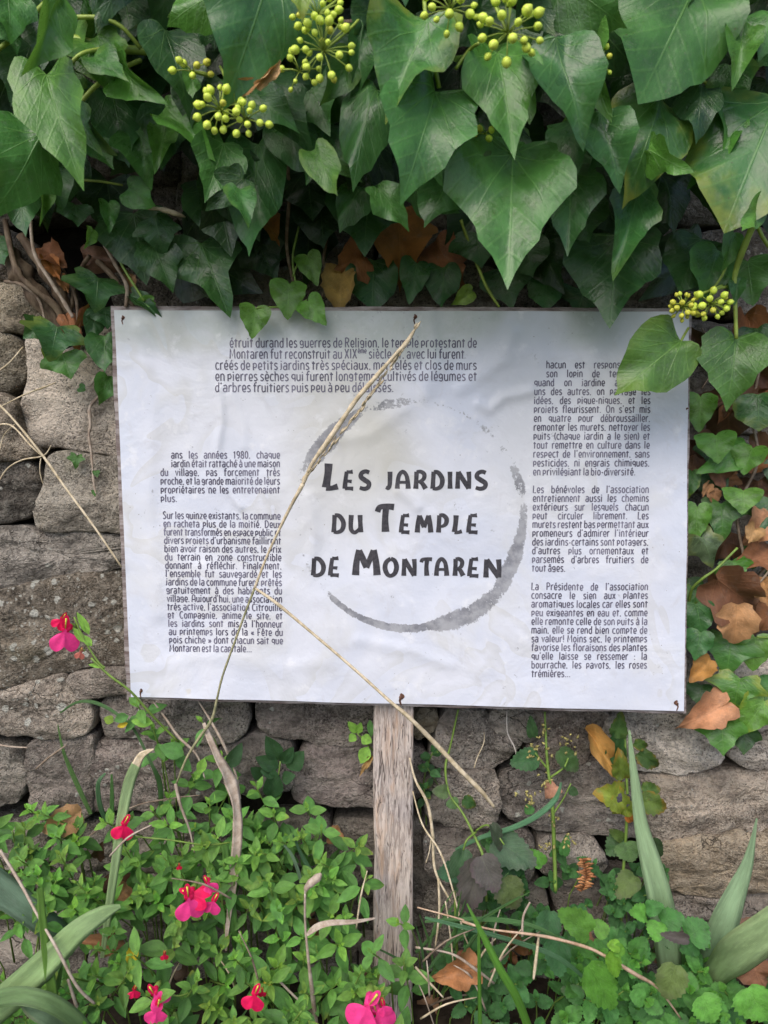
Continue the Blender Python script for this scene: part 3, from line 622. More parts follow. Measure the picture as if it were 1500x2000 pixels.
para(R3, lambda i, t: (1038, (1114 if i == 10 else 1265 - 2 * t)), 1147, 1317, 10.6, 'lower paragraph of the right column')
# title, letter by letter
TG = {
 'L': [[(.22, 1, 1.25), (.16, .6, 1.1), (.05, .25, 1.15), (.0, .03, 1.35)], [(0, .02, 1.0), (.45, .0, .75), (1, .07, .95)]],
 'E': [[(.22, 1, .9), (.10, .6, .95), (.02, .25, 1.05), (0, 0, 1.15)], [(.2, .99, .8), (.6, .98, .75), (.95, 1.0, 1.0)], [(.08, .44, .7), (.5, .44, .7), (.82, .42, .85)], [(0, .02, .9), (.5, .02, .8), (1, .0, 1.0)]],
 'S': [[(.96, .93, .95), (.6, 1.0, .95), (.2, .9, 1.0), (.12, .68, 1.1), (.5, .5, 1.15), (.92, .32, 1.1), (.85, .08, 1.0), (.45, -.01, .95), (0, .06, .85)]],
 'J': [[(1, 1, 1.15), (.98, .5, 1.05), (.9, .2, 1.0), (.6, .02, .95), (0, .06, .75)]],
 'A': [[(0, 0, 1.15), (.03, .35, 1.0), (.16, .78, .95), (.5, 1.0, .9), (.84, .78, .95), (.97, .35, 1.05), (1, 0, 1.2)], [(.06, .36, .7), (.5, .38, .65), (.94, .36, .7)]],
 'R': [[(.08, 1, 1.05), (.05, .5, 1.0), (0, 0, 1.2)], [(.08, .98, .8), (.5, 1.0, .9), (.86, .85, 1.0), (.8, .58, .95), (.4, .42, .7), (.14, .42, .65)], [(.42, .42, .9), (.68, .3, 1.0), (1, 0, 1.2)]],
 'D': [[(.1, 1, 1.05), (.05, .5, 1.0), (0, 0, 1.15)], [(.1, .99, .85), (.55, .95, 1.0), (.92, .68, 1.1), (1, .4, 1.1), (.82, .12, 1.0), (.4, .0, .85), (0, .02, .8)]],
 'I': [[(.2, 1, 1.15), (.5, .5, 1.0), (.8, 0, 1.15)]],
 'N': [[(0, 0, 1.15), (.02, .5, 1.0), (.06, 1, 1.05)], [(.06, .98, 1.1), (.5, .5, 1.1), (.96, .02, 1.1)], [(.97, 0, 1.0), (1, .5, .95), (.96, 1, 1.1)]],
 'U': [[(.06, 1, 1.15), (0, .5, 1.05), (.06, .14, 1.0), (.4, -.01, .9), (.8, .16, .8), (.92, .3, .8)], [(.92, 1, 1.15), (.95, .5, 1.05), (1, 0, 1.15)]],
 'T': [[(0, .78, 1.0), (.12, .95, .95), (.5, 1.0, .95), (1, .97, 1.15)], [(.52, .98, 1.1), (.46, .5, 1.1), (.48, 0, 1.35)]],
 't': [[(0, .80, .8), (.1, .95, .85), (.5, 1.0, .8), (1, .98, .95)], [(.55, .98, 1.0), (.48, .5, 1.0), (.52, 0, 1.2)]],
 'M': [[(0, 0, 1.25), (.04, .5, 1.05), (.16, 1, 1.0)], [(.16, .98, 1.0), (.36, .6, 1.1), (.5, .3, 1.0)], [(.5, .3, 1.0), (.66, .62, .95), (.84, .98, 1.0)], [(.84, 1, 1.05), (.95, .5, 1.1), (1, 0, 1.25)]],
 'P': [[(.1, 1, 1.05), (.05, .5, 1.0), (0, 0, 1.2)], [(.1, .98, .85), (.55, 1.0, .95), (.96, .8, 1.1), (.88, .5, 1.0), (.45, .36, .7), (.1, .38, .6)]],
 'O': [[(.5, 1, .9), (.12, .8, 1.05), (0, .45, 1.15), (.2, .1, 1.05), (.5, .0, .9), (.85, .15, 1.05), (1, .5, 1.15), (.85, .86, 1.05), (.5, 1, .9)]],
}
def tl(line, label):
    ink = Ink()
    for ch, xa, xb, ya, yb, t in line:
        X0, X1, Y0, Y1 = 560 + xa / 3, 560 + xb / 3, 750 + ya / 3, 750 + yb / 3; T_ = t / 3
        for st_ in TG[ch]:
            c = catmull(st_, 6)
            pts = [uv_of(P(X0 + T_ / 2 + (X1 - X0 - T_) * x, Y1 - T_ * .42 - (Y1 - Y0 - T_ * .84) * y, WP)) for x, y, w in c]
            ink.strip(pts, [w * T_ * PXM for x, y, w in c])
    tag(ink.build('title_line', M_INK, poster), label)
S1, S2 = 25.5, 38
tl([('L', 212, 318, 450, 626, S2), ('E', 328, 402, 503, 624, S1), ('S', 415, 498, 501, 624, S1), ('J', 568, 618, 503, 622, S1), ('A', 635, 724, 503, 624, S1), ('R', 743, 826, 503, 624, S1), ('D', 842, 924, 503, 624, S1), ('I', 943, 970, 503, 624, S1), ('N', 988, 1082, 503, 624, S1), ('S', 1095, 1182, 503, 624, S1)], 'title line LES JARDINS')
tl([('D', 262, 345, 757, 880, S1), ('U', 362, 447, 757, 880, S1), ('T', 515, 646, 702, 880, 34), ('E', 658, 732, 758, 880, S1), ('M', 752, 856, 758, 880, S1), ('P', 876, 950, 758, 880, S1), ('L', 970, 1038, 758, 880, S1), ('E', 1052, 1130, 758, 880, S1)], 'title line DU TEMPLE')
tl([('D', 143, 228, 1010, 1132, S1), ('E', 243, 318, 1010, 1132, S1), ('M', 386, 547, 958, 1134, 35), ('O', 563, 656, 1012, 1134, S1), ('N', 673, 762, 1014, 1134, S1), ('t', 775, 864, 1014, 1134, S1), ('A', 864, 950, 1014, 1134, S1), ('R', 973, 1046, 1014, 1134, S1), ('E', 1058, 1136, 1014, 1136, S1), ('N', 1153, 1260, 1016, 1146, 29)], 'title line DE MONTAREN')

def nail(x, y, k=1.0, dx=3, dy=16):
    p = P(x, y, WP); u, v = uv_of(p); s = mpp(p); w = WP + sheet(u, v)
    vs, fs = tube_geo([UVW(u, v, w - .003), UVW(u, v, w + .0012), UVW(u, v, w + .0018)], [2.4 * s * k, 2.6 * s * k, 1.2 * s * k], 8)
    o = obj('nail', vs, fs, M_RUST, sign)
    c = [(x - dx * .3, y - dy * .4), (x + dx, y - dy * .1), (x - dx * .5, y + dy * .35), (x + dx * .2, y + dy)]
    ink = Ink(); pts = [uv_of(P(*q, WP)) for q in catmull(c, 5)]; ink.strip(pts, [s * (4.5 * k * (1 - abs(i / len(pts) - .3))) for i in range(len(pts))])
    ink.build('rust_stain', M_RUST, sign)
for a in [(240, 622, .8, 3, 12), (810, 620, 1, 3, 14), (783, 1362, 1.5, 4, 16), (275, 1350, .9, 2, 12), (1322, 1374, 1.1, -4, 14), (1341, 798, .6, 2, 3)]: nail(*a)

# post: grey weathered batten with split grain
g = G('weathered_wood'); p = g.n('ShaderNodeTexCoord', out=3); q = g.vec(p, (1, 1, .05)); q2 = g.vec(p, (1, 1, .12))
n1 = g.noise(260, q, 5, .75, .8); n2 = g.noise(60, q2, 4, .6, .8); n3 = g.noise(14, g.pos(), 3); n4 = g.noise(420, q, 3, .6)
c = g.mix(g.sm(n1, .38, .60), (.34, .275, .24), (.66, .57, .51)); c = g.mix(g.sm(n2, .5, .68, 0, .6), c, (.62, .40, .26)); c = g.mix(g.sm(n3, .5, .7, 0, .45), c, (.42, .38, .39))
c = g.mix(g.sm(n4, .42, .30, 0, .8), c, (.06, .045, .04)); n5 = g.noise(95, g.vec(p, (1, 1, .025)), 3, .5, .3); c = g.mix(g.sm(g.math('ABSOLUTE', g.sub(n5, .5)), .012, .0, 0, .85), c, (.05, .036, .03)); c = g.mix(g.mul(g.sm(n2, .38, .33), .6), c, (.07, .05, .045))
M_POST = g.fin(c, .85, .2, g.bump(g.add(g.add(n1, n2), g.mul(n4, .4)), .8, .003))
ul, ur = uv_of(P(729, 1385, .05))[0], uv_of(P(808, 1385, .05))[0]
vs = []; fs = []; NS = 16; NV = 150; v0, v1 = -.60, .19
prof = [(0, -.02), (0, -.003), (.03, 0)] + [(.03 + .94 * i / NS, 0) for i in range(1, NS)] + [(.97, 0), (1, -.003), (1, -.02)]
for j in range(NV + 1):
    v = v0 + (v1 - v0) * j / NV
    ctr = .52 + .05 * math.sin(v * 9)
    for s, w in prof:
        u = ul + (ur - ul) * s + .0010 * noise.noise(Vector((s * 2, v * 12, 0)))
        f = 1 if w == 0 else .2
        gr = .0009 * noise.noise(Vector((s * 14, v * 3.5, 1))) + .0005 * noise.noise(Vector((s * 40, v * 8, 2)))
        split = -.0022 * math.exp(-((s - ctr) / .035) ** 2) * max(0, min(1, (-.30 - v) * 12))
        vs.append(UVW(u, v, .049 + w + f * (gr + split)))
np_ = len(prof)
for j in range(NV):
    for i in range(np_): fs.append((j * np_ + i, j * np_ + (i + 1) % np_, (j + 1) * np_ + (i + 1) % np_, (j + 1) * np_ + i))
fs.append(tuple(range(np_))[::-1]); fs.append(tuple(NV * np_ + k for k in range(np_)))
obj('post', vs, fs, M_POST, sign)
# ---------------------------------------------------------------- leaves
HALF = {
 'ovate': [(0, 0), (.12, -.06), (.32, -.07), (.47, .05), (.53, .24), (.50, .44), (.40, .60), (.26, .73), (.12, .85), (.04, .95), (0, 1)],
 'wavy': [(0, 0), (.14, -.09), (.36, -.09), (.50, .04), (.50, .18), (.57, .34), (.50, .46), (.38, .54), (.32, .66), (.17, .78), (.07, .90), (0, 1)],
 'lobed': [(0, 0), (.14, -.10), (.33, -.12), (.45, -.02), (.43, .08), (.52, .18), (.64, .36), (.48, .44), (.36, .54), (.29, .68), (.15, .82), (.05, .94), (0, 1)],
 'five': [(0, 0), (.16, -.15), (.38, -.24), (.42, -.08), (.42, .02), (.58, .14), (.66, .30), (.46, .38), (.30, .46), (.24, .62), (.12, .86), (0, 1)],
 'heart': [(0, 0), (.08, -.10), (.24, -.16), (.42, -.08), (.51, .12), (.46, .34), (.32, .58), (.17, .80), (.06, .95), (0, 1)],
 'round': [(0, 0), (.16, -.06), (.36, .0), (.50, .20), (.52, .42), (.44, .64), (.30, .80), (.14, .92), (.05, .97), (0, 1)],
 'elliptic': [(0, 0), (.05, .05), (.24, .13), (.43, .26), (.50, .40), (.46, .56), (.34, .73), (.19, .87), (.07, .97), (0, 1)],
 'serrate': [(0, 0), (.12, -.04), (.34, .02), (.48, .18), (.50, .36), (.44, .56), (.31, .75), (.15, .91), (.05, .98), (0, 1)],
}
def leaf_mesh(kind, m, seed, fold=.25, curl=.3, wave=.06, nh=13, teeth=0, rings=(.38, .72, 1.0), asym=.06, scallop=0.0):
    r = random.Random(seed); h = HALF[kind]; dense = catmull(h, 6); L = [0]
    for i in range(1, len(dense)): L.append(L[-1] + math.hypot(dense[i][0] - dense[i - 1][0], dense[i][1] - dense[i - 1][1]))
    def at(t):
        s = t * L[-1]; k = 0
        while k < len(L) - 2 and L[k + 1] < s: k += 1
        f = (s - L[k]) / max(1e-6, L[k + 1] - L[k]); return [dense[k][j] + (dense[k + 1][j] - dense[k][j]) * f for j in (0, 1)]
    if teeth: nh = teeth * 2 + 1
    side = []
    for sg in (1, -1):
        pts = []
        for i in range(nh + 1):
            x, y = at(i / nh); k = 1 + sg * asym
            if teeth and 0 < i < nh:
                e = .035 if i % 2 else -.03; x += e; y += e * .3
            if 0 < i < nh: x += r.uniform(-.012, .012) + scallop * math.sin(i * 2.1 + seed)
            pts.append((sg * x * k, y))
        side.append(pts)
    out = side[0] + side[1][-2:0:-1]; n = len(out); c0 = (0, .34)
    ph = [r.uniform(0, 6.28) for _ in range(4)]; fl = fold * r.uniform(.7, 1.3); cu = curl * r.uniform(.6, 1.4); tw = r.uniform(-.25, .25)
    def z(x, y, rr):
        a = math.atan2(x, y - .34)
        return fl * (math.sqrt(x * x + .004) - .063) - cu * (y - .2) ** 2 * .6 + tw * x * (y - .3) + wave * rr ** 2.5 * (math.sin(3 * a + ph[0]) + .7 * math.sin(5 * a + ph[1])) - .25 * fl * x * x
    vs = [(0, .34, z(0, .34, 0))]; uvs = [(0, .34)]; fs = []
    for q in rings:
        for (x, y) in out:
            xx = c0[0] + (x - c0[0]) * q; yy = c0[1] + (y - c0[1]) * q
            vs.append((xx, yy, z(xx, yy, q))); uvs.append((xx, yy))
    for k in range(n): fs.append((0, 1 + k, 1 + (k + 1) % n))
    for i in range(len(rings) - 1):
        for k in range(n):
            a = 1 + i * n + k; b = 1 + i * n + (k + 1) % n; fs.append((a, a + n, b + n, b))
    me = mesh('leaf_' + kind, vs, fs, m)
    ul = me.uv_layers.new(name='UVMap')
    for lp in me.loops: x, y = uvs[lp.vertex_index]; ul.data[lp.index].uv = (x + .5, y + .25)
    return me
IV = {k: [leaf_mesh(k, M_IVY, 10 * j + i, fold=(.38, .12, -.30, .6)[i], curl=(.5, .3, .8, .45)[i], wave=.055 + .015 * i, scallop=.014, nh=15, rings=(.3, .55, .8, 1.0)) for i in range(4)] for j, k in enumerate(('ovate', 'wavy', 'lobed', 'five', 'heart', 'round'))}
SAL = [leaf_mesh('elliptic', M_SAL, 100 + i, fold=.35, curl=.25 + .15 * i, wave=.02, nh=7, rings=(.5, 1.0)) for i in range(4)]
BAL = [leaf_mesh('serrate', M_BALM, 120 + i, fold=.25, curl=.3 + .1 * i, wave=.03, teeth=9, rings=(.5, .85, 1.0)) for i in range(4)]
WIL = [leaf_mesh('serrate', M_WILT, 140 + i, fold=.5, curl=.8, wave=.09, teeth=7, rings=(.4, .75, 1.0), scallop=.02) for i in range(4)]
DED = [leaf_mesh(k, M_DEAD, 160 + i, fold=(.55, .8, -.5, .7)[i], curl=(.9, .5, 1.1, .7)[i], wave=(.14, .17, .15, .10)[i], rings=(.25, .45, .65, .82, 1.0), scallop=.038, nh=17) for i, k in enumerate(('wavy', 'ovate', 'lobed', 'round'))]
def frame(Y, N):
    Y = Y.normalized(); X = Y.cross(N).normalized(); Z = X.cross(Y); return X, Y, Z
def mat4(X, Y, Z, o): return Matrix(((X.x, Y.x, Z.x, o.x), (X.y, Y.y, Z.y, o.y), (X.z, Y.z, Z.z, o.z), (0, 0, 0, 1)))
def leaf(parent, me, bx, by, tx, ty, wpx, wb, wt, color, roll=0.0, a=1.0, name='leaf'):
    B, T = P(bx, by, wb), P(tx, ty, wt); D = (CAMP - (B + T) / 2).normalized()
    X, Y, Z = frame(T - B, D)
    X, Z = X * math.cos(roll) + Z * math.sin(roll), Z * math.cos(roll) - X * math.sin(roll)
    L = (T - B).length; W = wpx * mpp((B + T) / 2); zz = (L + W) / 2
    return inst(name, me, mat4(X * W, Y * L, Z * zz, B), parent, (*color, a))
C_D0 = (.014, .045, .016); C_D = (.030, .092, .028); C_M = (.042, .135, .036); C_G = (.058, .172, .036); C_B = (.075, .205, .032); C_L = (.10, .24, .035); C_Y = (.20, .30, .04)  # darkest green has the shade inside the bush put into it
def jit(c, k=.15):
    f = 1 + rnd.uniform(-k, k); return tuple(x * f * (1 + rnd.uniform(-.06, .06)) for x in c)
def petiole(parent, pts, wd, m=M_YSTEM, name='leaf_stalk'): return stalk(name, [(x, y, w, wd) for x, y, w in pts], m, parent, 5, 4)

ivy = thing('ivy_bush', P(750, 300, 0.0), 'big flowering ivy bush hanging over the top of the wall above the sign', 'ivy')
H = [  # kind, variant, base, tip, width, w base, w tip, colour, roll, alpha
 ('ovate', 3, 105, -10, 78, 142, 95, .29, .31, C_B, .7, 1),
 ('wavy', 0, 88, 140, 148, 348, 125, .27, .30, C_B, -.2, .9),
 ('lobed', 2, 78, 262, 10, 418, 150, .22, .25, C_G, .3, 1),
 ('ovate', 1, 215, 165, 252, 318, 118, .14, .18, C_M, .1, 1),
 ('lobed', 1, 330, 208, 316, 325, 88, .15, .18, C_M, 0, 1),
 ('lobed', 1, 540, -90, 448, 205, 225, .30, .33, C_M, .25, 1),
 ('ovate', 2, 432, -15, 322, 30, 110, .29, .30, C_B, -.5, 1),
 ('lobed', 0, 438, 278, 405, 390, 92, .20, .23, C_G, .2, 1),
 ('ovate', 1, 505, 278, 487, 494, 120, .16, .20, C_M, 0, 1),
 ('wavy', 1, 420, 355, 452, 492, 125, .11, .13, C_D, .1, 1),
 ('five', 1, 395, 480, 444, 606, 118, .09, .12, C_M, 0, 1),
 ('wavy', 1, 262, 418, 285, 548, 130, .08, .10, C_D, 0, 1),
 ('lobed', 2, 303, 425, 318, 487, 78, .12, .13, C_D, 0, 1),
 ('lobed', 1, 300, 478, 338, 567, 78, .11, .13, C_D, .2, 1),
 ('ovate', 0, 490, 185, 577, 242, 80, .24, .26, C_M, .4, 1),
 ('ovate', 1, 555, 240, 600, 334, 92, .17, .20, C_M, .1, 1),
 ('lobed', 0, 640, 245, 602, 355, 96, .19, .22, C_M, .1, 1),
 ('ovate', 2, 735, 160, 684, 336, 105, .24, .28, C_M, -.3, 1),
 ('wavy', 1, 600, 150, 640, 254, 100, .20, .23, C_G, 0, 1),
 ('ovate', 3, 705, 60, 698, 188, 62, .22, .25, C_M, .3, 1),
 ('wavy', 1, 720, 365, 713, 490, 140, .10, .13, C_D, 0, 1),
 ('lobed', 1, 600, 330, 610, 425, 125, .10, .12, C_D0, 0, 1),
 ('ovate', 1, 625, 385, 632, 482, 105, .08, .10, C_D0, 0, 1),
 ('wavy', 0, 853, 172, 797, 374, 178, .29, .33, C_G, .15, 1),
 ('wavy', 3, 835, 45, 752, 212, 165, .30, .33, C_G, -.35, .35),
 ('lobed', 0, 972, 100, 1008, 297, 130, .28, .32, C_B, .25, 1),
 ('ovate', 3, 1082, 92, 1152, 252, 150, .29, .32, C_M, .45, 1),
 ('ovate', 1, 1095, -40, 1222, 54, 130, .27, .29, C_G, 0, 1),
 ('ovate', 3, 1148, 60, 1165, 215, 110, .25, .28, C_B, -.5, 1),
 ('round', 1, 1365, -45, 1262, 178, 235, .24, .28, C_G, .1, 1),
 ('lobed', 0, 1002, 296, 995, 548, 208, .25, .31, C_G, .1, 1),
 ('ovate', 1, 905, 300, 832, 438, 128, .20, .24, C_M, 0, 1),
 ('wavy', 1, 1118, 236, 1128, 330, 92, .21, .24, C_M, 0, 1),
 ('ovate', 3, 1170, 232, 1216, 345, 118, .24, .27, C_M, .35, 1),
 ('wavy', 2, 1290, 190, 1238, 378, 168, .23, .26, C_G, .25, .1),
 ('round', 1, 1520, 190, 1420, 432, 235, .22, .26, C_M, -.1, .35),
 ('lobed', 0, 1115, 332, 1112, 490, 112, .20, .24, C_M, .2, 1),
 ('ovate', 1, 1135, 395, 1150, 470, 100, .16, .18, C_D, 0, 1),
 ('lobed', 3, 1243, 380, 1211, 524, 88, .18, .22, C_M, .2, .8),
 ('wavy', 1, 1206, 462, 1192, 628, 168, .12, .16, C_D, 0, 1),
 ('ovate', 1, 1290, 370, 1280, 450, 96, .10, .12, C_D, 0, 1),
 ('round', 1, 1370, 465, 1330, 562, 105, .11, .13, C_D, .1, 1),
 ('ovate', 0, 1400, 490, 1378, 578, 95, .13, .15, C_G, .3, 1),
 ('heart', 1, 1460, 510, 1470, 590, 110, .09, .11, C_G, 0, 1),
 ('ovate', 0, 1432, 455, 1418, 530, 45, .16, .17, C_B, .6, 1),
 ('ovate', 3, 1440, 545, 1437, 590, 32, .16, .17, C_M, .2, 1),
 ('ovate', 2, 1510, 20, 1490, 90, 90, .25, .27, C_G, 0, 1),
 ('lobed', 1, 15, -20, 25, 80, 90, .26, .28, C_G, .4, 1),
 ('ovate', 1, 30, 330, 52, 458, 80, .12, .14, C_M, .2, 1),
 ('ovate', 0, 100, 330, 120, 400, 75, .14, .16, C_M, .1, 1),
 ('lobed', 1, 148, 400, 152, 440, 56, .12, .13, C_D, 0, 1),
 ('ovate', 3, 80, 335, 92, 430, 36, .16, .18, C_B, .6, 1),
 ('heart', 0, 212, 397, 216, 452, 40, .13, .14, C_G, .3, 1),
 ('ovate', 3, 178, 448, 172, 484, 28, .13, .14, C_L, .6, 1),
 ('ovate', 1, 250, 365, 303, 402, 60, .15, .16, C_G, 0, 1),
 ('lobed', 1, 140, 300, 128, 400, 70, .10, .12, C_D, 0, 1),
 ('wavy', 1, 60, 90, 25, 200, 110, .18, .2, C_D, 0, 1),
 ('wavy', 1, 290, 60, 300, 200, 150, .13, .16, C_D, 0, 1),
 ('ovate', 1, 240, -20, 262, 90, 120, .18, .2, C_D, 0, 1),
 ('wavy', 1, 1240, 90, 1200, 190, 90, .16, .18, C_D, 0, 1),
 ('ovate', 1, 1130, 150, 1118, 236, 60, .2, .22, C_M, 0, 1),
 ('wavy', 1, 910, 10, 940, 90, 140, .2, .22, C_M, 0, 1),
 ('lobed', 1, 1010, 20, 1030, 120, 120, .19, .21, C_M, 0, 1),
 ('ovate', 1, 1400, 250, 1390, 380, 120, .12, .15, C_D0, 0, 1),
 ('lobed', 1, 500, 470, 540, 545, 80, .06, .07, C_D0, 0, 1),
 ('round', 1, 730, 508, 728, 602, 98, .045, .06, C_D, 0, 1),
 ('heart', 1, 815, 515, 800, 590, 62, .05, .065, C_M, 0, 1),
 ('ovate', 1, 868, 520, 862, 600, 70, .045, .06, C_D, 0, 1),
 ('wavy', 1, 985, 525, 1000, 598, 90, .04, .06, C_D, 0, 1),
 ('round', 1, 1068, 540, 1066, 602, 66, .04, .055, C_M, 0, 1),
 ('heart', 1, 1140, 570, 1130, 606, 90, .035, .05, C_D, 0, 1),
 ('ovate', 0, 922, 568, 884, 596, 34, .07, .075, C_Y, .2, 1),
 ('lobed', 1, 930, 455, 940, 520, 90, .07, .08, C_D, 0, 1),
 ('ovate', 1, 1025, 470, 1040, 540, 90, .06, .07, C_D, 0, 1),
 ('lobed', 3, 260, 575, 318, 620, 30, .075, .085, C_D, .3, 1),
 ('ovate', 0, 300, 588, 258, 592, 22, .078, .08, C_L, 0, 1),
]
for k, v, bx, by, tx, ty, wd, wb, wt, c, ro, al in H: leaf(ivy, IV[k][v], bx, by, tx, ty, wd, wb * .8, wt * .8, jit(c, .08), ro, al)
# inner layers of the bush, shade put into their darker leaf colours
n = 0
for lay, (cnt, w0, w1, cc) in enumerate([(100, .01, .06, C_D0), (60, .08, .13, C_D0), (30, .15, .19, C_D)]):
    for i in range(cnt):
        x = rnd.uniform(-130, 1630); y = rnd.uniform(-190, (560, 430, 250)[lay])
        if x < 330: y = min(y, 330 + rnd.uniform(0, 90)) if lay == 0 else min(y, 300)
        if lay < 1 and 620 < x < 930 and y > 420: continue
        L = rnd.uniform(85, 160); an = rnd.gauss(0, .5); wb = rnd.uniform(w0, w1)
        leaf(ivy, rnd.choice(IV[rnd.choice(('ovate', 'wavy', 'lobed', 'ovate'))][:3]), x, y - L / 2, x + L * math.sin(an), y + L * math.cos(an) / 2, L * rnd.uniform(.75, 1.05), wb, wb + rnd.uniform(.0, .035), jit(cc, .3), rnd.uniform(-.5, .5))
# smaller leaves showing between the big ones
for i in range(72):
    x = rnd.uniform(0, 1500); y = rnd.uniform(-20, 430 if x > 300 else 330); L = rnd.uniform(55, 100); an = rnd.gauss(0, .7); wb = rnd.uniform(.12, .2)
    leaf(ivy, rnd.choice(IV[rnd.choice(('ovate', 'lobed', 'five', 'lobed'))]), x, y - L / 2, x + L * math.sin(an), y + L * math.cos(an) / 2, L * rnd.uniform(.7, 1.0), wb, wb + rnd.uniform(0, .03), jit(rnd.choice((C_M, C_G, C_D, C_B)), .2), rnd.uniform(-.7, .7), rnd.choice((1, 1, .8)))
# unseen crown leaves of the bush, added above to shade the wall
vs = []; fs = []
for i in range(520):
    x = rnd.uniform(-500, 2000); y = rnd.uniform(-1000, -190); w = rnd.uniform(.0, .25) * (1 if y > -700 else .7); o = P(x, y, w); me = rnd.choice(IV['wavy']); b_ = len(vs); k_ = rnd.uniform(.05, .08)
    X, Y, Z = frame(Vector((rnd.uniform(-.5, .5), rnd.uniform(-.7, .1), -1)), Vector((rnd.uniform(-.4, .4), -1, rnd.uniform(.3, 1.2)))); Mx = mat4(X * k_, Y * k_, Z * k_, o)
    q_ = [me.vertices[0].co] + [v_.co for v_ in me.vertices[-30:]]; vs += [Mx @ v_ for v_ in q_]; fs += [(b_, b_ + 1 + j, b_ + 1 + (j + 1) % 30) for j in range(30)]
tag(obj('upper_shade_foliage', vs, fs, M_IVY, ivy, True, (*C_M, 1)), kind='stuff')
# stems
for pts, m, wob in [
    ([(38, 40, .22, 18), (90, 62, .22, 19), (160, 82, .22, 19), (215, 95, .21, 17), (300, 102, .19, 15), (380, 130, .16, 12)], M_YSTEM, .2),
    ([(145, 34, .24, 9), (200, 36, .24, 9), (240, 55, .235, 8), (275, 95, .22, 8)], M_YSTEM, 0),
    ([(-20, 110, .25, 9), (30, 70, .24, 10), (60, 35, .235, 10), (95, 0, .235, 9), (150, -40, .23, 9)], M_YSTEM, 0),
    ([(130, 135, .24, 8), (160, 105, .24, 8), (210, 95, .22, 9)], M_YSTEM, 0),
    ([(140, 222, .22, 9), (185, 170, .22, 9), (230, 138, .215, 9), (275, 118, .20, 9)], M_YSTEM, 0),
    ([(190, 30, .20, 8), (215, 75, .2, 10), (240, 120, .19, 9), (265, 155, .18, 7)], M_TWIG, .3),
    ([(205, 95, .19, 6), (208, 160, .18, 5)], M_TWIG, .3),
    ([(665, 45, .2, 12), (740, 45, .2, 14), (800, 52, .19, 12), (900, 60, .17, 10)], M_TWIG, .3),
    ([(140, 352, .1, 5), (190, 354, .11, 5), (240, 362, .11, 4)], M_YSTEM, 0),
    ([(260, 405, .13, 4), (310, 408, .13, 9), (345, 418, .12, 9), (362, 424, .11, 4)], M_STRAW, .4),
    ([(205, 480, .06, 7), (230, 525, .07, 8), (248, 560, .075, 8), (246, 600, .075, 7)], M_TWIG, .4),
    ([(212, 455, .08, 5), (240, 520, .08, 6), (282, 588, .08, 5)], M_GSTEM, .2),
    ([(190, 510, .03, 10), (225, 545, .035, 12), (262, 600, .04, 9)], M_ROOT, .4),
    ([(900, 430, .07, 6), (925, 500, .07, 6), (950, 560, .075, 6), (975, 600, .075, 5)], M_YSTEM, .2),
    ([(640, 460, .05, 7), (632, 510, .05, 6), (640, 545, .05, 5), (625, 590, .055, 5)], M_TWIG, .2),
    ([(1475, 430, .18, 13), (1450, 490, .17, 13), (1435, 540, .16, 11), (1436, 600, .16, 8), (1438, 662, .16, 7)], M_YSTEM, .2),
    ([(1432, 430, .15, 7), (1420, 470, .15, 6), (1418, 520, .15, 5), (1395, 560, .15, 5), (1370, 575, .15, 5)], M_YSTEM, 0),
    ([(1480, 445, .17, 8), (1500, 480, .17, 8), (1540, 520, .17, 8)], M_YSTEM, 0),
    ([(1345, 640, .15, 5), (1336, 655, .15, 5), (1328, 670, .15, 5)], M_YSTEM, 0),
    ([(1280, 380, .12, 5), (1262, 440, .1, 4), (1255, 480, .09, 4)], M_TWIG, 0),
    ([(1360, 150, .14, 6), (1400, 175, .14, 7), (1440, 185, .14, 6)], M_YSTEM, 0),
    ([(1300, 175, .2, 8), (1285, 200, .2, 7)], M_YSTEM, 0), ([(560, 300, .12, 8), (565, 380, .1, 8), (560, 480, .07, 7), (575, 560, .05, 6)], M_TWIG, .2)]:
    stalk('stem', [(x, y, w * .8, d) for x, y, w, d in pts], m, ivy, 7, 5, wob)
leaf(ivy, IV['ovate'][1], 1332, 664, 1205, 770, 132, .125, .14, (.075, .17, .032), .12, .8)
leaf(ivy, IV['wavy'][0], 1438, 660, 1424, 795, 118, .125, .14, (.06, .15, .03), .15, 1)
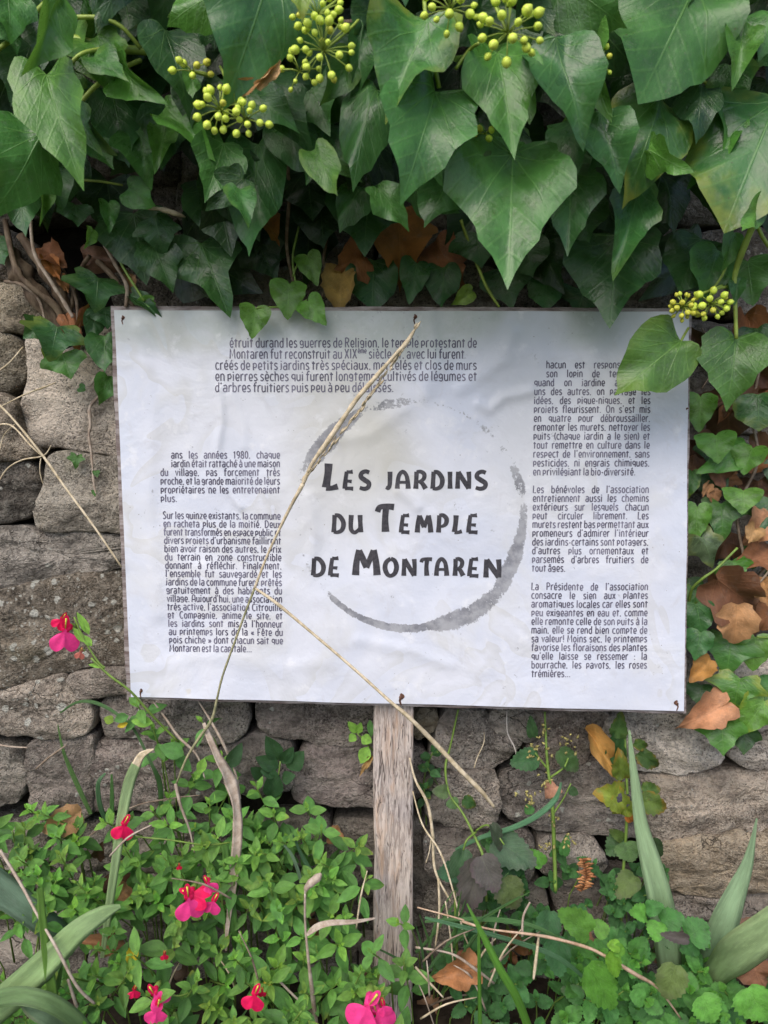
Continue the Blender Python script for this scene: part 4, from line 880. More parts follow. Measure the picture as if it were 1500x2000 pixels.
# berries: icosphere-like buds with a small cap
def berry_mesh(m):
    vs, fs = [], []; S, T = 10, 6
    vs.append((0, 0, -1)); 
    for i in range(1, T):
        a = math.pi * i / T; 
        for k in range(S): b = 2 * math.pi * k / S; vs.append((math.sin(a) * math.cos(b), math.sin(a) * math.sin(b), -math.cos(a) * 1.05))
    vs.append((0, 0, 1.28))
    for k in range(S): fs.append((0, 1 + (k + 1) % S, 1 + k))
    for i in range(T - 2):
        for k in range(S): a = 1 + i * S + k; b = 1 + i * S + (k + 1) % S; fs.append((a, b, b + S, a + S))
    t = len(vs) - 1; o = 1 + (T - 2) * S
    for k in range(S): fs.append((o + k, o + (k + 1) % S, t))
    return mesh('berry', vs, fs, m)
BM = [berry_mesh(M_BERRY), berry_mesh(M_BERRYY)]
def umbel(cx, cy, w, rad, n, br, squash=1.0, yellow=.2, stem=None, seed=1, down=False):
    r = random.Random(seed); c = P(cx, cy, w); s = mpp(c); vs, fs = [], []
    e = []
    for i in range(n):
        z = 1 - (i + .5) / n * 1.25; a = i * 2.39996 + r.uniform(-.3, .3); q = math.sqrt(max(0, 1 - z * z))
        d = VX * (q * math.cos(a)) + VV * (q * math.sin(a) * squash) + VW * (z * .7)
        e.append((d, rad * s * r.uniform(.85, 1.12)))
    for d, l in e:
        v, f = tube_geo([c, c + d * l * .5 + VV * .001, c + d * l], [1.3 * s, 1.1 * s, 1.6 * s], 4); b = len(vs); vs += v; fs += [tuple(x + b for x in q) for q in f]
    cl = obj('berry_cluster', vs, fs, M_YSTEM, ivy)
    for d, l in e:
        X, Y, Z = frame(VX * .3 + VV, d); k = br * s * r.uniform(.58, .92)
        Zd = d.normalized(); Xd = Zd.cross(VV + VX * .1).normalized(); Yd = Zd.cross(Xd)
        inst('berry', BM[1 if r.random() < yellow else 0], mat4(Xd * k, Yd * k, Zd * k, c + d * (l + k * .8)), cl)
    if stem: petiole(ivy, stem, 6)
umbel(430, 215, .25, 42, 17, 9.5, .9, .1, [(430, 215, .25), (440, 160, .22), (430, 130, .2)], 1)
umbel(480, 235, .245, 40, 15, 8.5, .7, .1, [(480, 235, .245), (470, 190, .22)], 2)
umbel(375, 140, .22, 34, 7, 9, .5, .2, [(375, 140, .22), (410, 150, .2)], 3)
umbel(632, 100, .26, 52, 24, 9.5, 1.1, .1, [(632, 100, .26), (680, 60, .24), (700, 40, .22)], 4)
umbel(620, 30, .25, 44, 18, 9.5, .9, .1, [(620, 30, .25), (660, 0, .22)], 5)
umbel(585, 140, .235, 34, 10, 7.5, 1, .2, None, 6)
umbel(992, 65, .29, 56, 22, 11.5, .95, .1, [(992, 65, .29), (960, 0, .27), (930, -40, .25)], 7)
umbel(880, 20, .28, 46, 16, 10, .8, .2, [(880, 20, .28), (900, -30, .26)], 8)
umbel(1172, 120, .22, 26, 7, 7, 1, .2, None, 9)
umbel(948, 262, .21, 18, 5, 8, .5, .5, None, 10)
umbel(1335, 600, .14, 24, 22, 6.5, .95, .85, [(1335, 600, .14), (1350, 590, .14), (1375, 572, .14), (1420, 560, .13)], 11)
umbel(1388, 595, .145, 30, 20, 8.5, .85, .35, [(1388, 595, .145), (1390, 570, .14), (1410, 558, .13)], 12)
petiole(ivy, [(890, 135, .24), (915, 100, .24), (935, 85, .25)], 7); petiole(ivy, [(858, 172, .235), (835, 60, .24), (828, -10, .23)], 9)
petiole(ivy, [(1002, 300, .2), (1010, 250, .2), (1015, 200, .19)], 9)
# shrivelled leaf tip among the berries
leaf(ivy, DED[1], 455, 198, 545, 128, 22, .24, .25, (.42, .22, .09), .6, 1, 'dried_leaf_tip'); leaf(ivy, DED[3], 500, 165, 552, 120, 20, .245, .25, (.55, .34, .17), -.5, 1, 'dried_leaf_tip')
leaf(ivy, IV['ovate'][3], 470, 185, 462, 215, 26, .245, .25, C_Y, .2, .2)
leaf(ivy, IV['ovate'][0], 590, -35, 590, 28, 50, .28, .29, C_Y, 0, 0)

def simple_ivy(name, label, cat, rows, stems, loc, group=None):
    t = thing(name, P(*loc), label, cat, group)
    for k, v, bx, by, tx, ty, wd, wb, wt, c, ro, al in rows: leaf(t, IV[k][v], bx, by, tx, ty, wd, wb, wt, jit(c, .08), ro, al)
    for pts, m, wob in stems: stalk('stem', pts, m, t, 6, 5, wob)
    return t
simple_ivy('ivy_sprig', 'small bright green sprig of heart-shaped ivy leaves over the top edge of the sign', 'ivy sprig', [
 ('heart', 0, 600, 500, 620, 556, 52, .075, .08, C_L, .1, 1), ('heart', 1, 566, 555, 561, 622, 72, .08, .085, C_L, -.1, 1),
 ('heart', 0, 500, 602, 493, 660, 62, .085, .09, C_L, .1, 1), ('heart', 0, 602, 588, 636, 634, 54, .085, .09, C_L, 0, 1)],
 [([(590, 420, .06, 5), (572, 500, .065, 5), (578, 560, .07, 4), (575, 600, .07, 4), (600, 585, .08, 3)], M_GSTEM, 0), ([(572, 540, .07, 4), (588, 500, .07, 3), (600, 500, .075, 3)], M_GSTEM, 0), ([(575, 600, .07, 4), (535, 600, .08, 4), (500, 602, .085, 3)], M_GSTEM, 0)], (570, 560, .06))
left = simple_ivy('climbing_ivy', 'ivy with thick brown roots climbing the bare stones left of the sign', 'ivy', [
 ('five', 1, 192, 545, 188, 604, 98, .05, .06, C_M, .1, .85), ('five', 0, 112, 640, 100, 700, 98, .05, .06, (.05, .14, .045), .1, .5),
 ('lobed', 1, 122, 690, 138, 738, 72, .04, .05, C_G, 0, .9), ('lobed', 3, 80, 635, 48, 660, 50, .03, .04, C_M, 0, 1),
 ('lobed', 1, 205, 600, 210, 640, 60, .03, .04, C_D, 0, 1), ('ovate', 1, 205, 655, 205, 725, 66, .035, .05, C_M, 0, 1),
 ('ovate', 1, 188, 610, 178, 668, 40, .03, .04, C_D, .2, 1), ('ovate', 0, 210, 735, 198, 790, 44, .02, .03, C_G, .3, 1),
 ('ovate', 3, 95, 680, 88, 702, 22, .03, .035, C_Y, 0, 0), ('five', 1, 150, 890, 148, 915, 26, .015, .02, C_G, 0, 1),
 ('heart', 1, 188, 920, 190, 932, 14, .012, .014, C_G, 0, 1), ('heart', 1, 184, 958, 186, 970, 10, .012, .014, C_G, 0, 1), ('ovate', 1, 155, 755, 168, 762, 18, .02, .022, C_G, 0, 1),
 ('ovate', 1, -10, 470, 8, 515, 60, .03, .04, C_M, 0, 1)],
 [([(-30, 440, .02, 34), (20, 500, .02, 40), (60, 560, .02, 44), (100, 610, .015, 40), (130, 660, .01, 26)], M_ROOT, .5),
  ([(10, 430, .03, 12), (30, 520, .04, 14), (60, 560, .04, 12), (110, 600, .03, 14), (130, 650, .02, 12)], M_ROOT, .5),
  ([(40, 460, .03, 20), (90, 530, .03, 26), (130, 600, .02, 24), (150, 680, .01, 12)], M_ROOT, .6),
  ([(60, 400, .05, 6), (66, 490, .05, 7), (100, 550, .05, 7), (125, 590, .045, 8), (143, 620, .04, 7)], M_STRAWG, .3),
  ([(10, 550, .02, 7), (40, 555, .03, 8), (68, 575, .03, 7), (82, 600, .03, 6), (90, 640, .03, 5)], M_TWIG, .3),
  ([(110, 500, .02, 6), (130, 540, .02, 6), (150, 590, .02, 6), (150, 660, .02, 5)], M_TWIG, .4),
  ([(175, 500, .03, 10), (150, 540, .02, 8), (140, 600, .02, 8)], M_ROOT, .5),
  ([(205, 722, .012, 6), (190, 738, .012, 7), (174, 755, .012, 6)], M_STRAWG, .3),
  ([(165, 718, .012, 4), (175, 728, .012, 3), (188, 730, .012, 3)], M_STRAWG, .3),
  ([(186, 760, .012, 5), (194, 772, .012, 6), (176, 795, .012, 7), (177, 830, .012, 6), (174, 850, .012, 6), (179, 890, .012, 5), (183, 940, .012, 4), (188, 965, .012, 3)], M_STRAWG, .4),
  ([(122, 690, .05, 3), (112, 640, .05, 3)], M_GSTEM, 0)], (100, 600, 0))
simple_ivy('climbing_ivy', 'low ivy with light and dark green leaves growing beside the right edge of the sign', 'ivy', [
 ('heart', 1, 1368, 775, 1365, 842, 68, .03, .04, C_L, 0, 1), ('heart', 0, 1398, 850, 1403, 903, 76, .05, .06, C_L, .1, 1), ('heart', 1, 1450, 885, 1365, 922, 60, .04, .05, C_B, 0, 1),
 ('heart', 0, 1470, 875, 1450, 925, 70, .05, .055, C_L, -.3, 1), ('heart', 0, 1452, 958, 1450, 1002, 74, .05, .06, C_L, .1, 1), ('ovate', 1, 1352, 920, 1345, 975, 36, .03, .035, C_G, 0, .4),
 ('heart', 1, 1362, 990, 1358, 1060, 58, .045, .05, C_L, 0, 1), ('five', 1, 1408, 985, 1412, 1056, 78, .035, .045, C_G, 0, .9), ('five', 2, 1372, 1050, 1400, 1116, 62, .05, .05, (.10, .15, .08), .2, .6),
 ('lobed', 1, 1430, 1095, 1445, 1135, 60, .03, .04, C_B, 0, 1), ('wavy', 1, 1360, 1180, 1372, 1245, 66, .045, .05, C_M, 0, 1), ('wavy', 1, 1368, 1235, 1358, 1292, 54, .05, .055, C_M, .2, 1),
 ('five', 0, 1428, 1250, 1420, 1318, 100, .04, .05, C_G, .1, .9), ('heart', 1, 1475, 1245, 1470, 1312, 76, .05, .055, C_L, 0, 1), ('five', 0, 1445, 1325, 1432, 1388, 88, .05, .055, C_B, 0, .3),
 ('lobed', 1, 1368, 1338, 1366, 1380, 52, .03, .04, C_D, 0, 1), ('heart', 0, 1492, 1370, 1448, 1436, 70, .06, .06, C_L, .2, .2), ('lobed', 0, 1408, 1398, 1414, 1478, 78, .045, .06, C_B, .1, 1),
 ('lobed', 1, 1455, 1418, 1452, 1475, 54, .035, .045, C_D, 0, .9), ('ovate', 1, 1440, 1410, 1440, 1445, 26, .05, .05, C_Y, 0, .3), ('lobed', 1, 1400, 1160, 1385, 1200, 52, .02, .03, C_D, 0, 1),
 ('ovate', 1, 1480, 640, 1478, 700, 70, .05, .06, C_D, 0, 1), ('round', 1, 1480, 770, 1482, 840, 80, .04, .05, C_M, 0, .6), ('lobed', 1, 1510, 980, 1500, 1050, 70, .03, .04, C_M, 0, 1), ('heart', 1, 1480, 1070, 1470, 1110, 50, .02, .03, C_G, 0, 1),
 ('ovate', 1, 1360, 1145, 1354, 1185, 40, .02, .03, C_G, 0, .6), ('wavy', 1, 1520, 1330, 1500, 1390, 60, .03, .04, C_G, 0, 1), ('lobed', 1, 1385, 870, 1380, 900, 44, .02, .03, C_D, 0, 1), ('wavy', 1, 1345, 1130, 1348, 1160, 50, .015, .02, C_D, 0, 1),
 ('ovate', 1, 1390, 925, 1395, 975, 60, .015, .025, C_D, 0, 1), ('ovate', 1, 1530, 900, 1520, 960, 60, .02, .03, C_D, 0, 1), ('lobed', 1, 1545, 1100, 1540, 1180, 70, .02, .03, C_D, 0, 1)],
 [([(1345, 1180, .02, 6), (1352, 1150, .03, 6), (1375, 1128, .04, 6), (1400, 1110, .04, 5), (1440, 1070, .04, 5)], M_GSTEM, .1), ([(1500, 640, .02, 5), (1470, 800, .02, 6), (1480, 900, .03, 6), (1440, 1000, .03, 6), (1455, 1120, .03, 6), (1430, 1250, .03, 6), (1440, 1400, .04, 5)], M_TWIG, .2),
  ([(1500, 1100, .03, 8), (1478, 1135, .03, 7), (1470, 1160, .03, 6)], M_TWIG, .2), ([(1370, 640, .02, 3), (1400, 700, .02, 4), (1370, 760, .02, 3)], M_TWIG, .2), ([(1500, 1245, .055, 4), (1478, 1244, .055, 4)], M_GSTEM, 0)], (1430, 1400, 0))

# ---------------------------------------------------------------- fallen leaves
def dead(lbl, v, bx, by, tx, ty, wd, wb, wt, c, ro=0.0, a=1.0, group=None):
    B, T = P(bx, by, wb), P(tx, ty, wt); D = (CAMP - (B + T) / 2).normalized(); X, Y, Z = frame(T - B, D)
    X, Z = X * math.cos(ro) + Z * math.sin(ro), Z * math.cos(ro) - X * math.sin(ro); L = (T - B).length; W = wd * mpp((B + T) / 2)
    return tag(inst('dead_leaf', DED[v], mat4(X * W, Y * L, Z * (L + W) / 2, B), None, (*jit(c, .1), rnd.uniform(.2, .8))), lbl, 'dead leaf', group)
BRN, TAN, ORG, DKB = (.20, .085, .035), (.42, .23, .11), (.40, .17, .05), (.10, .045, .028)
for a in [
 ('largest orange-brown dead leaf caught in the ivy above the middle of the sign', 0, 775, 420, 790, 545, 135, .035, .05, ORG, .2, 1),
 ('curled brown dead leaf left of the largest one above the sign', 1, 715, 500, 650, 525, 80, .04, .05, (.28, .12, .045), .3, 1),
 ('yellow-tan crinkled dead leaf resting on the top edge of the sign', 3, 668, 525, 662, 605, 66, .04, .05, (.42, .27, .09), -.2, 1),
 ('brown dead leaf behind green stems right of the largest one above the sign', 2, 850, 470, 900, 560, 90, .035, .045, (.30, .13, .06), 0, 1),
 ('narrow orange dead leaf hanging in the ivy above the top left part of the sign', 1, 515, 415, 545, 485, 36, .06, .07, ORG, .5, 1),
 ('rust-brown round dead leaf high among roots at the left edge of the wall', 3, 85, 485, 125, 515, 46, .03, .04, BRN, .2, 1),
 ('orange dead leaf below the round one among roots at the left', 1, 92, 505, 118, 550, 30, .035, .04, ORG, .3, 1),
 ('thin rusty dead leaf wedged beside the ivy roots at the left', 1, 118, 540, 134, 575, 20, .03, .035, (.30, .13, .05), .2, 1),
 ('folded reddish-brown dead leaf touching the left roots near the sign corner', 1, 175, 600, 145, 650, 30, .03, .04, (.26, .09, .04), .5, 1),
 ('long orange-brown dead leaf lying on the big pale stone', 0, 128, 620, 160, 695, 34, .035, .03, (.42, .18, .08), .2, 1),
 ('small tan round dead leaf above the top left corner of the sign', 3, 252, 538, 258, 568, 26, .045, .05, TAN, 0, 1),
 ('wide brown leaf litter behind the stems at the top left of the sign', 2, 160, 495, 235, 525, 44, .02, .03, (.16, .08, .05), 0, 1),
 ('big dark brown dead leaf under the two heart-shaped leaves right of the sign', 2, 1420, 760, 1425, 870, 130, .012, .02, DKB, 0, 1),
 ('reddish dead leaf sticking up beside the upper right edge of the sign', 1, 1460, 610, 1480, 720, 60, .02, .03, (.26, .10, .04), .3, 1),
 ('brown dead leaf standing below the overlapping ivy hearts right of the sign', 1, 1405, 895, 1410, 960, 50, .03, .03, (.24, .10, .06), .4, 1),
 ('small pointed tan dead leaf in the litter right of the sign', 1, 1385, 945, 1370, 972, 18, .03, .035, TAN, .4, 1),
 ('rounded light brown husk in the litter right of the sign', 3, 1392, 955, 1396, 985, 26, .03, .035, (.34, .18, .09), .2, 1),
 ('curled tan dead leaf with a dark hollow at the right edge', 0, 1500, 1010, 1460, 1065, 70, .03, .04, TAN, .3, 1),
 ('small torn tan leaf above the hollow at the right edge', 1, 1478, 1030, 1460, 1062, 34, .04, .045, (.50, .28, .12), .2, 1),
 ('mid brown dead leaf curling below the hollow at the right edge', 0, 1505, 1082, 1432, 1105, 60, .03, .04, (.26, .11, .05), -.2, 1),
 ('largest chocolate-brown dead leaf right of the sign', 0, 1398, 1128, 1495, 1205, 100, .05, .045, (.16, .07, .035), -.1, 1),
 ('light tan dead leaf overlapping the chocolate-brown one', 3, 1440, 1180, 1436, 1262, 72, .06, .06, (.46, .25, .12), .2, 1),
 ('orange dead leaf at the far right beside the chocolate-brown one', 1, 1490, 1130, 1500, 1185, 46, .05, .05, (.44, .24, .10), .1, 1),
 ('small orange oval dead leaf near the lower right edge of the sign', 3, 1388, 1290, 1350, 1330, 42, .04, .05, (.50, .25, .07), 0, 1),
 ('tan folded dead leaf under the lower right corner of the sign', 0, 1418, 1372, 1328, 1425, 66, .05, .055, (.46, .24, .13), .15, 1),
 ('dark leaf litter scrap in the shade right of the sign', 2, 1355, 860, 1400, 940, 80, .005, .01, DKB, 0, 1),
 ('dark torn dead leaf behind the green leaf column at the right', 2, 1480, 940, 1490, 1010, 80, .01, .01, DKB, 0, 1),
 ('dull brown dead leaf flat on the wall right of the sign middle', 2, 1430, 1040, 1390, 1090, 90, .008, .012, (.13, .06, .035), 0, 1),
 ('long curled orange leaf hanging against the wall below the lower right of the sign', 1, 1150, 1425, 1215, 1535, 38, .02, .03, (.46, .25, .07), .3, 1),
 ('tiny ragged pink-tan leaf hanging left of the curled orange one', 0, 1085, 1535, 1065, 1560, 34, .03, .035, (.50, .25, .15), 0, 1),
 ('broad tan dead leaf lying on the soil at the left under the stones', 3, 158, 1592, 82, 1625, 54, .05, .07, (.42, .25, .12), 0, 1),
 ('tan dead leaf deep between the plants at lower left', 0, 230, 1850, 150, 1830, 40, .09, .12, (.38, .20, .10), 0, 1),
 ('bright orange-brown curled dead leaf right of the foot of the post', 0, 925, 1885, 845, 1920, 62, .11, .13, (.42, .19, .08), .3, 1),
 ('rust-brown leaf lying beside the bright orange-brown one by the post', 2, 890, 1880, 945, 1935, 60, .09, .10, (.25, .09, .045), -.4, 1),
 ('brown curled leaf among weeds at the bottom right corner', 1, 1470, 1880, 1490, 1935, 70, .08, .09, (.34, .15, .08), .2, 1),
 ('brown leaf scrap on the soil under the bottom right leaves', 2, 1250, 1935, 1210, 1975, 60, .07, .08, (.28, .14, .08), 0, 1),
 ('small brown leaf left of the post near a dark gap', 3, 665, 1625, 640, 1645, 34, .03, .04, (.30, .14, .06), 0, 1),
 ('small bright yellow leaf low among the salvia at the left', 3, 262, 1845, 256, 1885, 22, .15, .15, (.55, .45, .03), 0, 1),
 ('small yellow leaf under the stems near the bottom middle', 1, 518, 1920, 530, 1948, 20, .15, .15, (.55, .42, .04), 0, 1),
 ('small tan leaf low in the plants left of the middle', 3, 250, 1730, 225, 1760, 40, .06, .07, (.32, .17, .08), 0, 1)]:
    dead(*a)
for i in range(30):
    x = rnd.choice([rnd.uniform(-60, 740), rnd.uniform(820, 1560)]); y = rnd.uniform(1830, 2000) if x > 820 else rnd.uniform(1620, 2040); w = rnd.uniform(.01, .05)
    an = rnd.uniform(0, 6.28); L = rnd.uniform(35, 75)
    dead('brown dead leaf mostly hidden in the litter under the plants ' + ('right' if x > 780 else 'left') + ' of the post', rnd.randrange(4), x, y, x + L * math.cos(an), y + L * math.sin(an) * .7, L * .7, w, w + rnd.uniform(-.01, .01), rnd.choice([BRN, DKB, (.24, .13, .08), (.13, .08, .055)]), rnd.uniform(-.6, .6), 1, 'leaf litter ' + ('right' if x > 780 else 'left') + ' of the post')
for i in range(16):
    x = rnd.uniform(1350, 1560); y = rnd.uniform(640, 1240); an = rnd.uniform(0, 6.28); L = rnd.uniform(50, 90)
    dead('dull brown dead leaf lodged against the wall behind the low ivy', rnd.randrange(4), x, y, x + L * math.cos(an), y + L * math.sin(an), L * .8, .004, .02, rnd.choice([BRN, DKB, (.2, .1, .06)]), rnd.uniform(-.4, .4), 1, 'dead leaves behind the low ivy')
# ---------------------------------------------------------------- salvia
g = G('salvia_petal'); n = g.noise(160, g.pos(), 3); ic = g.info(1)
M_PET = g.fin(g.mix(g.sm(n, .3, .7), g.scale(ic, .85), g.scale(ic, 1.1)), .5, .3); g.translucent(.25, g.scale(ic, 1.1))
def petal_mesh(name, outline, cup, seed):
    r = random.Random(seed); vs = [(0, .12, 0)]; fs = []; n = len(outline)
    for q in (.5, 1.0):
        for x, y in outline: vs.append((x * q, .12 + (y - .12) * q, cup * (x * x * q * q) - .3 * (y * q) ** 2 + (.05 * math.sin(9 * x + seed) * q)))
    for k in range(n): fs.append((0, 1 + k, 1 + (k + 1) % n)); fs.append((1 + k, 1 + k + n, 1 + (k + 1) % n + n, 1 + (k + 1) % n))
    return mesh(name, vs, fs, M_PET)
LIP = petal_mesh('lower_lip', catmull([(0, 0), (.12, .12), (.40, .28), (.62, .52), (.55, .85), (.30, 1.0), (.06, .86), (0, .78), (-.06, .86), (-.30, 1.02), (-.56, .86), (-.62, .5), (-.38, .28), (-.12, .12)], 3), -.5, 1)
HOOD = petal_mesh('hood', catmull([(0, 0), (.18, .2), (.24, .55), (.14, .9), (0, 1.0), (-.14, .9), (-.24, .55), (-.18, .2)], 3), 1.6, 2)
PINK, RED, CRIM = (.95, .06, .30), (.90, .015, .12), (.62, .01, .06)
def flower(parent, x, y, w, s, ang=0.0, c1=PINK, c2=RED, turn=0.0):
    if w > .095: w += .022
    s *= .92
    p = P(x, y, w); k = mpp(p) * s
    vs, fs = tube_geo([p - VW * k * .7 - VV * k * .1, p - VW * k * .4, p], [k * .10, k * .16, k * .2], 8)
    f = obj('flower', vs, fs, M_PET, parent, True, (*c2, 1))
    dn = (-VV * math.cos(ang) + VX * math.sin(ang)); D = (CAMP - p).normalized()
    sd_ = D.cross(dn)
    X, Y, Z = frame(dn * math.cos(turn) + sd_ * math.sin(turn) + D * .25, D)
    inst('lower_lip', LIP, mat4(X * k, Y * k, Z * k, p), f, (*c1, 1))
    v2, f2 = tube_geo([p - VW * k * 1.25 - VV * k * .2, p - VW * k * .9 - VV * k * .12, p - VW * k * .5], [k * .08, k * .17, k * .15], 8); obj('calyx', v2, f2, M_GSTEM, f)
    v2, f2 = tube_geo([p, p + D * k * .25 - dn * k * .2, p + D * k * .35 - dn * k * .45], [k * .03, k * .03, k * .045], 5); obj('stamen', v2, f2, M_BERRYY, f)
    X, Y, Z = frame(-dn + D * .9, D); inst('hood', HOOD, mat4(X * k * .7, Y * k * .7, Z * k * .7, p), f, (*c2, 1))
def sprig(parent, tip, axis, nodes, l0, lmax, space, meshes, col0, col1, rs, width=.55, stem_m=M_GSTEM, tail=.05, droop=.35):
    axis = axis.normalized(); side = axis.cross(Vector((.2, .9, .1))).normalized(); p = tip.copy(); az = rs.uniform(0, 3.14); path = [tip.copy()]
    bend = (VX * rs.uniform(-.3, .3) + VV * .25)
    for k in range(nodes):
        t = k / max(1, nodes - 1); l = l0 + (lmax - l0) * min(1, t * 1.25) ** .8; l *= rs.uniform(.85, 1.12)
        c = tuple(col0[j] + (col1[j] - col0[j]) * min(1, t * 1.3) for j in range(3))
        for sgn in (0, math.pi):
            a = az + sgn + rs.uniform(-.2, .2); d = side * math.cos(a) + axis.cross(side) * math.sin(a)
            el = (1.1 - 1.25 * min(1, t * 1.4)) + rs.uniform(-.15, .15)
            Y = d * math.cos(el) + axis * math.sin(el); N = axis * math.cos(el) - d * math.sin(el)
            X, Y, Z = frame(Y, N); f = 1 + rs.uniform(-.2, .2)
            M = mat4(X * l * width * rs.uniform(.9, 1.1), Y * l, Z * l * .8, p + Y * l * .06)
            inst('leaf', rs.choice(meshes), M, parent, (c[0] * f, c[1] * f, c[2] * f, 1 if rs.random() < .9 else rs.uniform(.2, .7)))
        az += math.pi / 2 + rs.uniform(-.2, .2)
        axis = (axis - bend * .06).normalized(); p = p - axis * space * (.45 + .75 * t) * rs.uniform(.85, 1.15); path.append(p.copy())
    path.append(p - axis * tail * .5 + Vector((0, 0, -tail * .4))); path.append(path[-1] - axis * tail * .2 + Vector((0, 0, -tail)))
    v, f = tube_geo(path, [.0005] + [.0008] * (len(path) - 2) + [.0012], 5); obj('stem', v, f, stem_m, parent)
SG0, SG1 = (.22, .44, .065), (.095, .245, .058)
def w_of(y): return .03 + max(0, (y - 1430)) / 570 * .16
PL = [  # centre x range, y range, sprigs, label
 ((-60, 110), (1560, 1790), 21, 'leafy salvia clump at the left edge under the lowest stones'),
 ((-60, 170), (1790, 2040), 17, 'salvia clump in the bottom left corner behind a wide iris blade'),
 ((110, 330), (1600, 1780), 23, 'salvia clump around the red flower that crosses a pale grass blade'),
 ((170, 400), (1780, 2040), 20, 'salvia clump at lower left with pink flowers near the bottom edge'),
 ((330, 520), (1590, 1790), 25, 'salvia clump with a cluster of bright pink flowers left of the long dry leaf'),
 ((400, 590), (1780, 2040), 20, 'salvia clump with a red flower beside the seed head near the bottom'),
 ((500, 725), (1620, 1790), 23, 'salvia clump just left of the wooden post'),
 ((585, 790), (1790, 2040), 21, 'salvia clump spilling over the foot of the post with a large pink flower'),
]
salv = []
for i, ((x0, x1), (y0, y1), n, lb) in enumerate(PL):
    t = thing('salvia_plant', P((x0 + x1) / 2, (y0 + y1) / 2, .05), lb, 'salvia', 'salvia plants in front of the wall'); salv.append(t); rs = random.Random(50 + i); pts = []
    while len(pts) < n:
        x, y = rs.uniform(x0, x1), rs.uniform(y0, y1)
        if all(math.hypot(x - a, (y - b)) > 22 for a, b in pts) or rs.random() < .02: pts.append((x, y))
    for x, y in pts:
        w = w_of(y) + rs.uniform(-.03, .02)
        if x > 700: w = max(w, .085)
        ax = VV * .75 + VW * rs.uniform(.35, 1.1) + VX * rs.uniform(-.45, .45)
        sprig(t, P(x, y, w), ax, rs.choice((3, 4, 5, 5, 6)), .007, rs.choice((rs.uniform(.014, .020), rs.uniform(.020, .029), rs.uniform(.024, .032))), .017, SAL, tuple(q_ * rs.uniform(.75, 1.1) for q_ in SG0), tuple(SG1[j] * (1.0, 1.0, .9)[j] * fb for j in range(3)) if (fb := rs.uniform(.6, 1.25)) else SG1, rs, rs.uniform(.40, .54))
def extra(t, lst, seed, l=.025, mesh_=SAL, c0=SG0, c1=SG1, w=.55, sp=.016):
    rs = random.Random(seed)
    for x, y, ww, n in lst: sprig(t, P(x, y, ww), VV * .8 + VW * rs.uniform(.3, .8) + VX * rs.uniform(-.4, .4), n, .009, l, sp, mesh_, c0, c1, rs, w)
t = thing('salvia_plant', P(380, 1600, .03), 'tall salvia shoots reaching the lower left corner of the sign with a yellow leaf', 'salvia', 'salvia plants in front of the wall')
extra(t, [(268, 1378, .07, 3), (300, 1425, .06, 4), (395, 1410, .05, 2), (430, 1480, .05, 4), (340, 1455, .05, 3), (455, 1530, .05, 4), (380, 1520, .05, 4), (500, 1535, .05, 4), (535, 1590, .05, 4), (410, 1570, .06, 4), (470, 1600, .06, 4), (330, 1560, .05, 3), (600, 1580, .04, 3), (300, 1585, .05, 3), (560, 1640, .06, 3)], 77)
leaf(t, SAL[1], 300, 1412, 255, 1408, 22, .072, .074, SG0); leaf(t, SAL[0], 252, 1398, 222, 1408, 20, .07, .072, SG1); leaf(t, SAL[0], 222, 1410, 203, 1402, 18, .07, .07, (.2, .32, .04)); leaf(t, SAL[1], 250, 1412, 228, 1420, 12, .07, .07, (.60, .45, .03))
leaf(t, SAL[1], 360, 1475, 312, 1457, 34, .06, .065, SG1); leaf(t, SAL[1], 400, 1480, 388, 1515, 20, .06, .065, SG0); leaf(t, SAL[0], 445, 1500, 472, 1452, 30, .05, .06, (.045, .10, .045))
petiole(t, [(178, 1285, .09), (215, 1320, .09), (255, 1350, .085), (300, 1400, .07), (350, 1450, .055)], 5, M_GSTEM, 'stem')
leaf(t, SAL[0], 175, 1240, 150, 1195, 16, .09, .09, SG0); leaf(t, SAL[0], 165, 1255, 142, 1225, 14, .09, .09, SG0); leaf(t, SAL[0], 205, 1302, 172, 1298, 10, .09, .09, SG0); leaf(t, SAL[1], 180, 1262, 160, 1240, 14, .09, .09, SG0)
petiole(t, [(145, 1205, .09), (165, 1250, .09), (190, 1290, .09), (205, 1305, .09)], 4, M_GSTEM, 'stem')
flower(t, 128, 1228, .095, 48, -.1, PINK, RED); flower(t, 122, 1208, .093, 26, -.6, RED, CRIM); flower(t, 158, 1272, .09, 17, -.3, (.60, .18, .14), (.55, .2, .16))
t2 = thing('salvia_plant', P(560, 1520, .02), 'dark-leaved shoot in the gap between two stones below the sign', 'salvia', 'salvia plants in front of the wall')
for a in [(545, 1485, 520, 1440, 34), (548, 1490, 572, 1462, 28), (545, 1500, 500, 1480, 32), (560, 1500, 592, 1470, 40), (540, 1510, 510, 1505, 30), (550, 1520, 575, 1515, 26), (530, 1560, 535, 1505, 40), (510, 1520, 492, 1500, 26)]: leaf(t2, SAL[1], *a, .02, .03, (.030, .085, .03), rnd.uniform(-.3, .3))
petiole(t2, [(530, 1600, .02), (540, 1540, .02), (548, 1485, .02)], 3, M_GSTEM, 'stem')
t3 = thing('salvia_plant', P(700, 1470, .03), 'bright green two-pair sprig peeking out left of the post under the sign', 'salvia', 'salvia plants in front of the wall')
for a, c in [((698, 1432, 680, 1410, 18), SG0), ((698, 1432, 705, 1412, 16), SG0), ((695, 1435, 682, 1448, 18), SG0), ((706, 1438, 726, 1450, 22), SG0), ((720, 1458, 704, 1492, 26), SG0), ((722, 1405, 726, 1440, 14), SG1)]: leaf(t3, SAL[1], *a, .03, .035, c, 0)
